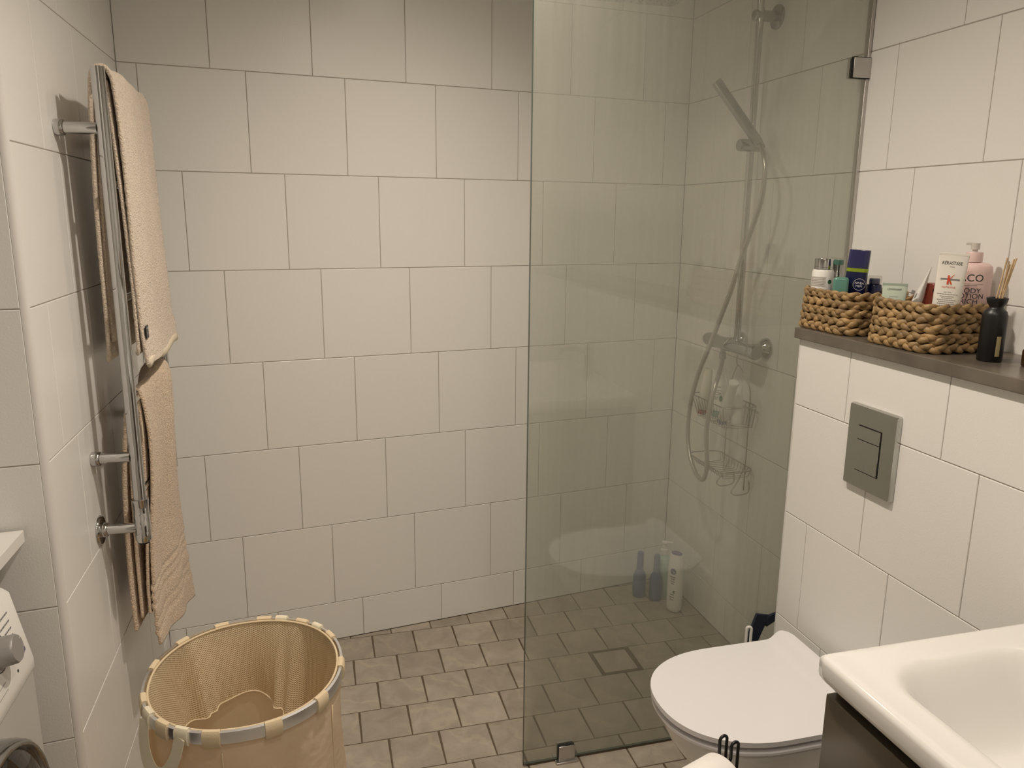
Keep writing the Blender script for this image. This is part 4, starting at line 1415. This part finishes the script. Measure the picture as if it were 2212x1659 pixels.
# ------------------------------------------------------------------ paper holder and roll
HX, HY = -0.735, -1.742
t = thing('paper_stand', 'black wire toilet paper stand between the toilet and the vanity cabinet', 'paper holder', (HX, HY, 0))
u_ = Vector((0.94, 0.34, 0)); v_ = Vector((-0.34, 0.94, 0))
mb = MB()
for k in (-0.5, 0.5):
    b = v_ * 0.0
    off = Vector((0.010, -0.018, 0)) * (k * 1.15)
    path = [Vector((0.006, 0.0, 0.004)) + off, Vector((0.006, 0.0, 0.3)) + off, Vector((0.006, 0, 0.585)) + off]
    for a in range(0, 181, 20):
        path.append(Vector((0.006 - 0.0085 + 0.0085 * math.cos(R(a)), -0.004 * (a / 180), 0.590 + 0.0095 * math.sin(R(a)))) + off)
    path += [Vector((-0.013, -0.008, 0.572)) + off, Vector((-0.017, -0.012, 0.55)) + off * 0.7, Vector((-0.019, -0.014, 0.538)) + off * 0.4]
    MB().tube(path, 0.0030, 10).build('wire_hairpin', 'black', t, smooth=True)
aa = Vector((0.94, 0.34, 0)); cc = Vector((-0.797 - HX, -1.774 - HY, 0.533))
MB().tube([Vector((-0.018, -0.012, 0.542)), cc + aa * 0.044, cc, cc - aa * 0.056], 0.0055, 10).build('roll_arm', 'black', t, smooth=True)
MB().lathe([(0.0, 0.0005), (0.075, 0.0005), (0.077, 0.004), (0.075, 0.007), (0.0, 0.008)], 32).build('base', 'black', t, auto=40)
t = thing('paper_roll', 'white toilet paper roll on the black wire stand', 'toilet paper', (-0.797, -1.774, 0.5195), math.atan2(0.34, 0.94))
MB().lathe([(0.0205, -0.049), (0.053, -0.049), (0.0545, -0.047), (0.0545, 0.047), (0.053, 0.049), (0.0205, 0.049), (0.0205, -0.049)], 40, 'x', cap=False).build('paper', 'paper', t, auto=40)
MB().lathe([(0.0202, -0.050), (0.0202, 0.050), (0.0190, 0.050), (0.0190, -0.050), (0.0202, -0.050)], 28, 'x', cap=False).build('core', 'card', t, auto=40)

# ------------------------------------------------------------------ braided baskets on the ledge


def basket(label, cx, cy, w, d, h, rows, seed):
    t = thing('woven_basket', label, 'basket', (cx, cy, SH), group='woven baskets on the stone ledge')
    rnd = random.Random(seed)
    pitch = h / rows
    for r in range(rows):
        zc = pitch * (r + 0.5) + 0.0008
        bulge = 0.008 * (1 - r / rows)
        outl = rrect(w - 0.018 + bulge, d - 0.018 + bulge, 0.040, 12)
        # resample evenly
        P = [Vector((x, y, 0)) for x, y in outl]; P.append(P[0])
        segs = [(P[i + 1] - P[i]).length for i in range(len(P) - 1)]
        tot = sum(segs)
        lam_n = int(round(tot / 0.088))
        lam = tot / lam_n
        N = lam_n * 34
        pos = []
        acc = 0; si = 0
        for i in range(N):
            s = tot * i / N
            while si < len(segs) - 1 and acc + segs[si] < s: acc += segs[si]; si += 1
            u = (s - acc) / segs[si]
            pos.append((P[si].lerp(P[si + 1], u), (P[si + 1] - P[si]).normalized(), s))
        mb = MB()
        ph0 = rnd.random() * 6.28
        dirn = 1 if r % 2 == 0 else -1
        for k in range(3):
            rings = []
            for (p, tg_, s) in pos:
                nrm = Vector((tg_.y, -tg_.x, 0))
                ph = dirn * 2 * math.pi * s / lam + 2 * math.pi * k / 3 + ph0
                wob = noise.noise(Vector((p.x * 25 + seed, p.y * 25 + k * 7, r * 3.1)))
                tri = math.asin(math.sin(ph) * 0.97) / 1.325
                lat = tri * pitch * 0.30 + wob * 0.0008
                dep = math.sin(2 * ph) * 0.0036
                # strand tangent tilts; fat flat strand, fuller where it passes in front
                rad = 0.0050 + 0.0012 * wob + 0.0012 * math.sin(2 * ph)
                sag = 0.0022 * noise.noise(Vector((p.x * 9, p.y * 9, seed * 1.3)))
                c = p + nrm * (dep + 0.002 * wob) + Vector((0, 0, zc + lat + sag))
                dl = dirn * math.cos(ph) * pitch * 0.29 * 2 * math.pi / lam
                axis = (tg_ + Vector((0, 0, dl))).normalized()
                wv = nrm.cross(axis).normalized()
                ring = []
                for j in range(9):
                    a = 2 * math.pi * j / 9
                    ring.append(c + nrm * math.cos(a) * rad * 0.66 + wv * math.sin(a) * rad * 1.08)
                rings.append(ring)
            rings.append(rings[0])
            mb.loft(rings, False, False)
        o = mb.build('braid', 'braid', t, smooth=True)
    ou = rrect(w - 0.030, d - 0.030, 0.036, 8)
    MB().loft([[(x, y, h * 0.92) for x, y in ou], [(x, y, 0.006) for x, y in ou]], False, True).build('lining', 'basket_in', t, solid=0.003)
    return t


basket('woven water hyacinth basket holding the deep blue and white bottles', -0.113, -1.180, 0.196, 0.212, 0.104, 5, 4)
basket('woven water hyacinth basket holding the cream tube and pink pump bottle', -0.110, -1.4375, 0.204, 0.202, 0.104, 5, 11)
VIEW = R(-45)
BZ = SH + 0.008
# --- basket one
t = thing('serum_bottle', 'white bottle with mirror chrome cap in the woven basket', 'bottle', (-0.166, -1.119, BZ), VIEW)
MB().lathe([(0.0, 0), (0.0255, 0.0), (0.027, 0.003), (0.027, 0.135), (0.024, 0.142), (0.020, 0.1425)], 32).build('body', 'plastic', t, auto=45)
MB().lathe([(0.0205, 0.143), (0.0225, 0.1435), (0.0225, 0.148), (0.0220, 0.1485), (0.0225, 0.149), (0.0225, 0.168), (0.0215, 0.170), (0.0, 0.1702)], 32).build('cap', 'chrome', t, auto=40)
lm = MB()
for z in (0.101, 0.105, 0.109, 0.113, 0.117, 0.121): patch_cyl(lm, 0.027, z, z + 0.0009, 212, 288, 0.0004, 12)
lm.build('label_lines', 'inkgrey', t)['kind'] = 'stuff'
lw = MB(); patch_cyl(lw, 0.027, 0.0995, 0.1245, 200, 296, 0.0002, 12); lw.build('label_panel', 'pump', t)
disc_on(on_cyl(0.027, 0.112, 318, 0.0005), 0.0055).build('green_seal', 'green_ink', t)
t = thing('spray_bottle', 'slim silver bottle with teal cap in a clear cover in the woven basket', 'bottle', (-0.117, -1.108, BZ), VIEW)
MB().lathe([(0.0, 0), (0.0165, 0.0), (0.0165, 0.13), (0.0138, 0.134), (0.0138, 0.153)], 24).build('body', 'chrome_dull', t, auto=45)
MB().lathe([(0.0, 0.1535), (0.0152, 0.1535), (0.0152, 0.1655), (0.0, 0.1657)], 24).build('cap', 'tealcap', t, auto=40)
MB().lathe([(0.0180, 0.131), (0.0180, 0.170), (0.0168, 0.172), (0.0, 0.1722)], 24, cap=False).build('cover', 'clear', t, auto=40)
t = thing('cream_jar', 'squarish teal green jar in the woven basket', 'jar', (-0.170, -1.197, BZ), VIEW + R(4))
mb = MB(); rprism(mb, rrect(0.036, 0.030, 0.008, 5), 0.0, 0.128, 0.006); mb.build('body', 'teal', t, auto=50)
t = thing('shaving_foam_bottle', 'deep blue bottle with lime green band in the woven basket', 'bottle', (-0.127, -1.187, BZ + 0.004), VIEW, rot=(0, R(3.0), VIEW))
rg = []
for (z, w, d) in ((0.0, 0.022, 0.015), (0.004, 0.0250, 0.017), (0.11, 0.0252, 0.017), (0.137, 0.0248, 0.0165)):
    rg.append([(x, y, z) for x, y in rrect(2 * w, 2 * d, 0.011, 5)])
MB().loft(rg).build('body', 'nivea', t, auto=50)
rg = [[(x, y, z) for x, y in rrect(2 * w, 2 * d, 0.011, 5)] for (z, w, d) in ((0.1372, 0.0251, 0.0168), (0.1460, 0.0251, 0.0168))]
MB().loft(rg).build('band', 'lime', t, auto=40)
rg = [[(x, y, z) for x, y in rrect(2 * w, 2 * d, 0.010, 5)] for (z, w, d) in ((0.1462, 0.0248, 0.0165), (0.189, 0.0242, 0.0160), (0.191, 0.0235, 0.0153))]
MB().loft(rg).build('cap', 'nivea_cap', t, auto=40)
fn = lambda x, y: (0.0105 + x * 0.98, -0.0174 + (0.0 if abs(0.0105 + x) < 0.0142 else (abs(0.0105 + x) - 0.0142) ** 2 * 45), 0.107 + y)
ring_on(fn, 0.0138, 0.0145, 40).build('logo_ring', 'inkwhite', t)
text_on('logo_text', 'NIVEA', 0.0072, 'inkwhite', t, lambda x, y: fn(x, y + 0.0032), 1.08)
text_on('logo_text', 'MEN', 0.0072, 'inkwhite', t, lambda x, y: fn(x, y - 0.0042), 1.08)
t = thing('roll_on', 'slate blue pump pot under a clear dome in the woven basket', 'bottle', (-0.071, -1.196, BZ - 0.006), VIEW)
MB().lathe([(0.0, 0), (0.018, 0.0), (0.018, 0.112), (0.0165, 0.115), (0.0115, 0.1165)], 28).build('body', 'nivea', t, auto=45)
MB().lathe([(0.0125, 0.117), (0.0125, 0.128), (0.0115, 0.1295), (0.0, 0.130)], 24).build('pump_button', 'bluepump', t, auto=40)
MB().lathe([(0.0170, 0.1165), (0.0170, 0.132), (0.0155, 0.1365), (0.0, 0.137)], 28, cap=False).build('dome', 'clear', t, smooth=True)


def squeeze_tube(t, w0, d0, w1, z0, z1, crimp, mbody, mcrimp, n=28, p=2.0):
    """standing tube: oval at the foot, flat sealed crimp on top"""
    rg = []
    for k in range(9):
        f = k / 8
        z = z0 + (z1 - crimp - z0) * f
        w = w0 + (w1 - w0) * f
        d = d0 * (1 - f ** 1.5) + 0.0012 * f ** 1.5
        rg.append([(w * math.cos(a), d * math.sin(a), z) for a in [2 * math.pi * q / n for q in range(n)]])
    MB().loft(rg).build('body', mbody, t, auto=60)
    MB().box((-w1, -0.0010, z1 - crimp), (w1, 0.0010, z1)).build('crimp', mcrimp, t, bevel=0.0004)


def tube_front(w0, d0, w1, z0, z1, e=0.0006):
    def fn(x, z):
        f = min(1, max(0, (z - z0) / (z1 - z0)))
        w = w0 + (w1 - w0) * f
        d = d0 * (1 - f ** 1.5) + 0.0012 * f ** 1.5
        xx = max(-0.98, min(0.98, x / w))
        return (x, -d * math.sqrt(1 - xx * xx) - e, z)
    return fn


# --- basket two
t = thing('hand_cream_tube', 'small pale mint tube with dark lettering in the woven basket', 'tube', (-0.168, -1.379, BZ), VIEW - R(6))
squeeze_tube(t, 0.0205, 0.016, 0.0262, 0.0, 0.1285, 0.006, 'mint_t', 'mint_d')
tf = tube_front(0.0205, 0.016, 0.0262, 0.0, 0.1225)
text_on('label_text', 'LÖWENGRIP', 0.0056, 'ink', t, lambda x, y: tf(x, 0.1145 + y), 0.92)
text_on('label_text', 'HAND CREAM', 0.0028, 'inkgrey', t, lambda x, y: tf(x, 0.0985 + y), 1.0)
t = thing('lotion_tube', 'white tube leaning edge-on with grey clip in the woven basket', 'tube', (-0.127, -1.372, BZ + 0.006), rot=(R(0), R(15), R(-45)))
rg = []
for (z, w, d) in ((0.0, 0.013, 0.015), (0.05, 0.0135, 0.016), (0.10, 0.0095, 0.017), (0.13, 0.005, 0.018), (0.166, 0.0008, 0.019)):
    rg.append([(w * math.cos(a), d * math.sin(a), z) for a in [2 * math.pi * q / 24 for q in range(24)]])
MB().loft(rg).build('body', 'plastic', t, auto=60)
MB().box((-0.018, -0.0185, 0.098), (-0.0105, -0.0155, 0.107)).build('clip', 'mgrey', t)
t = thing('oil_bottle', 'coral red bottle half hidden in the woven basket', 'bottle', (-0.068, -1.385, BZ), VIEW)
MB().lathe([(0.0, 0), (0.022, 0.0), (0.022, 0.125), (0.020, 0.128), (0.0, 0.1285)], 28).build('body', 'coral', t, auto=45)
text_on('label_text', 'EA', 0.012, 'ink', t, on_cyl(0.022, 0.112, 285))
t = thing('hair_cream_tube', 'tall cream white hair product tube with orange emblem in the woven basket', 'tube', (-0.140, -1.494, BZ), VIEW - R(4), rot=(R(0), R(2.5), VIEW - R(4)))
squeeze_tube(t, 0.0245, 0.0185, 0.0282, 0.0, 0.201, 0.005, 'cream_t', 'cream_t')
tf = tube_front(0.0245, 0.0185, 0.0282, 0.0, 0.196)
text_on('brand_text', 'KÉRASTASE', 0.0098, 'ink', t, lambda x, y: tf(x - 0.001, 0.1800 + y), 0.76)
text_on('brand_text', 'PARIS', 0.0034, 'inkgrey', t, lambda x, y: tf(x, 0.1725 + y), 1.1)
bm = MB(); rect_on(bm, lambda x, y: tf(x, 0.1465 + y), -0.0178, 0.0, -0.0018, 0.0018); rect_on(bm, lambda x, y: tf(x, 0.1465 + y), 0.0, 0.0178, -0.0018, 0.0018)
bm.build('emblem_bar', 'inkgrey', t)
tfe = tube_front(0.0245, 0.0185, 0.0282, 0.0, 0.196, 0.0011)
km = MB()
for q in (((-0.0048, -0.0105), (-0.0014, -0.0105), (-0.0014, 0.0085), (-0.0048, 0.0085)), ((-0.0014, -0.001), (0.0075, 0.0105), (0.0066, 0.0108), (-0.0014, 0.0015)), ((-0.0002, 0.0012), (0.0052, -0.0100), (0.0020, -0.0100), (-0.0014, -0.0015))):
    k = len(km.v); km.v += [tfe(x, 0.1465 + y) for x, y in q]; km.f.append((k, k + 1, k + 2, k + 3))
km.build('emblem_letter', 'inkred', t)
text_on('line_text', 'NUTRITIVE', 0.0052, 'inkred', t, lambda x, y: tf(x, 0.1300 + y), 1.0)
text_on('product_text', 'LAIT VITAL', 0.0030, 'ink', t, lambda x, y: tf(x, 0.1195 + y), 1.0)
lm = MB()
for (z, a) in ((0.1155, 0.020), (0.1110, 0.013), (0.1075, 0.010), (0.1035, 0.018), (0.0995, 0.015), (0.0955, 0.017), (0.0915, 0.012)):
    n_ = 8
    for k in range(n_):
        rect_on(lm, lambda x, y: tf(x, z + y), -a + 2 * a * k / n_, -a + 2 * a * (k + 0.85) / n_, -0.0005, 0.0005)
lm.build('fine_print', 'inkgrey', t)['kind'] = 'stuff'
t = thing('body_lotion_pump', 'pale pink pump bottle with large dark lettering in the woven basket', 'bottle', (-0.062, -1.480, BZ), VIEW)
SXP, SYP = 1.0, 0.62
MB().lathe([(0.0, 0), (0.036, 0.0), (0.039, 0.004), (0.039, 0.160), (0.0375, 0.171), (0.031, 0.178), (0.018, 0.1805)], 36, sx=SXP, sy=SYP).build('body', 'pink', t, auto=50)
MB().lathe([(0.0145, 0.181), (0.0165, 0.1815), (0.0165, 0.200), (0.0155, 0.202), (0.0, 0.2025)], 28).build('collar', 'pink', t, auto=40)
MB().lathe([(0.0055, 0.203), (0.0055, 0.207), (0.0085, 0.2075), (0.0085, 0.221), (0.0, 0.2215)], 20).box((-0.018, -0.004, 0.2165), (0.004, 0.004, 0.2215)).build('pump_head', 'pump', t, auto=40)
for (s_, sz, z) in (('ACO', 0.0215, 0.1475), ('BODY', 0.0150, 0.1205), ('LOTION', 0.0150, 0.1090), ('RICH', 0.0150, 0.0975)):
    text_on('label_text', s_, sz, 'ink', t, on_cyl(0.039, z, 270, 0.0005, SXP, SYP), 1.0)
lm = MB(); patch_cyl(lm, 0.039, 0.1352, 0.1358, 235, 305, 0.0005, 10, SXP, SYP); patch_cyl(lm, 0.039, 0.1318, 0.1328, 252, 288, 0.0005, 6, SXP, SYP); patch_cyl(lm, 0.039, 0.0872, 0.0892, 258, 282, 0.0005, 6, SXP, SYP)
lm.build('label_lines', 'inkgrey', t)['kind'] = 'stuff'

# --- reed diffuser and the dark bottle beside it
t = thing('reed_diffuser', 'matt black diffuser bottle with wooden reeds and gold label strip', 'diffuser', (-0.130, -1.616, SH + 0.0003), VIEW)
MB().lathe([(0.0, 0.0), (0.0215, 0.0), (0.0230, 0.002), (0.0230, 0.086), (0.0224, 0.093), (0.0200, 0.100), (0.0140, 0.1055), (0.0125, 0.1075), (0.0125, 0.1095), (0.0175, 0.117), (0.0192, 0.124), (0.0192, 0.127), (0.0165, 0.127), (0.009, 0.115)], 36, cap=False).build('bottle', 'black', t, auto=50)
MB().lathe([(0.0, 0.114), (0.0115, 0.1145)], 20, cap=False).build('stopper', 'dark', t)
gm = MB(); patch_cyl(gm, 0.0230, 0.012, 0.052, 289, 310, 0.0004, 4); gm.build('gold_label', 'gold', t)
for (x0, y0, x1, y1, zt) in ((-0.004, 0.001, 0.007, 0.004, 0.205), (0.001, -0.002, 0.011, 0.006, 0.198), (0.003, 0.002, 0.018, -0.002, 0.203), (0.005, -0.001, 0.022, 0.004, 0.205), (0.0, 0.003, 0.013, 0.010, 0.192)):
    MB().tube([(x0, y0, 0.110), (x1, y1, zt)], 0.0016, 8).build('reed', 'reed', t)
t = thing('amber_bottle', 'dark amber bottle next to the black reed diffuser', 'bottle', (-0.098, -1.694, SH + 0.0003), VIEW)
MB().lathe([(0.0, 0.0), (0.024, 0.0), (0.026, 0.003), (0.026, 0.03), (0.020, 0.040), (0.012, 0.044)], 28).build('body', 'amber', t, auto=45)
MB().lathe([(0.0125, 0.0445), (0.014, 0.045), (0.014, 0.058), (0.0, 0.0585)], 24).build('cap', 'black', t, auto=40)
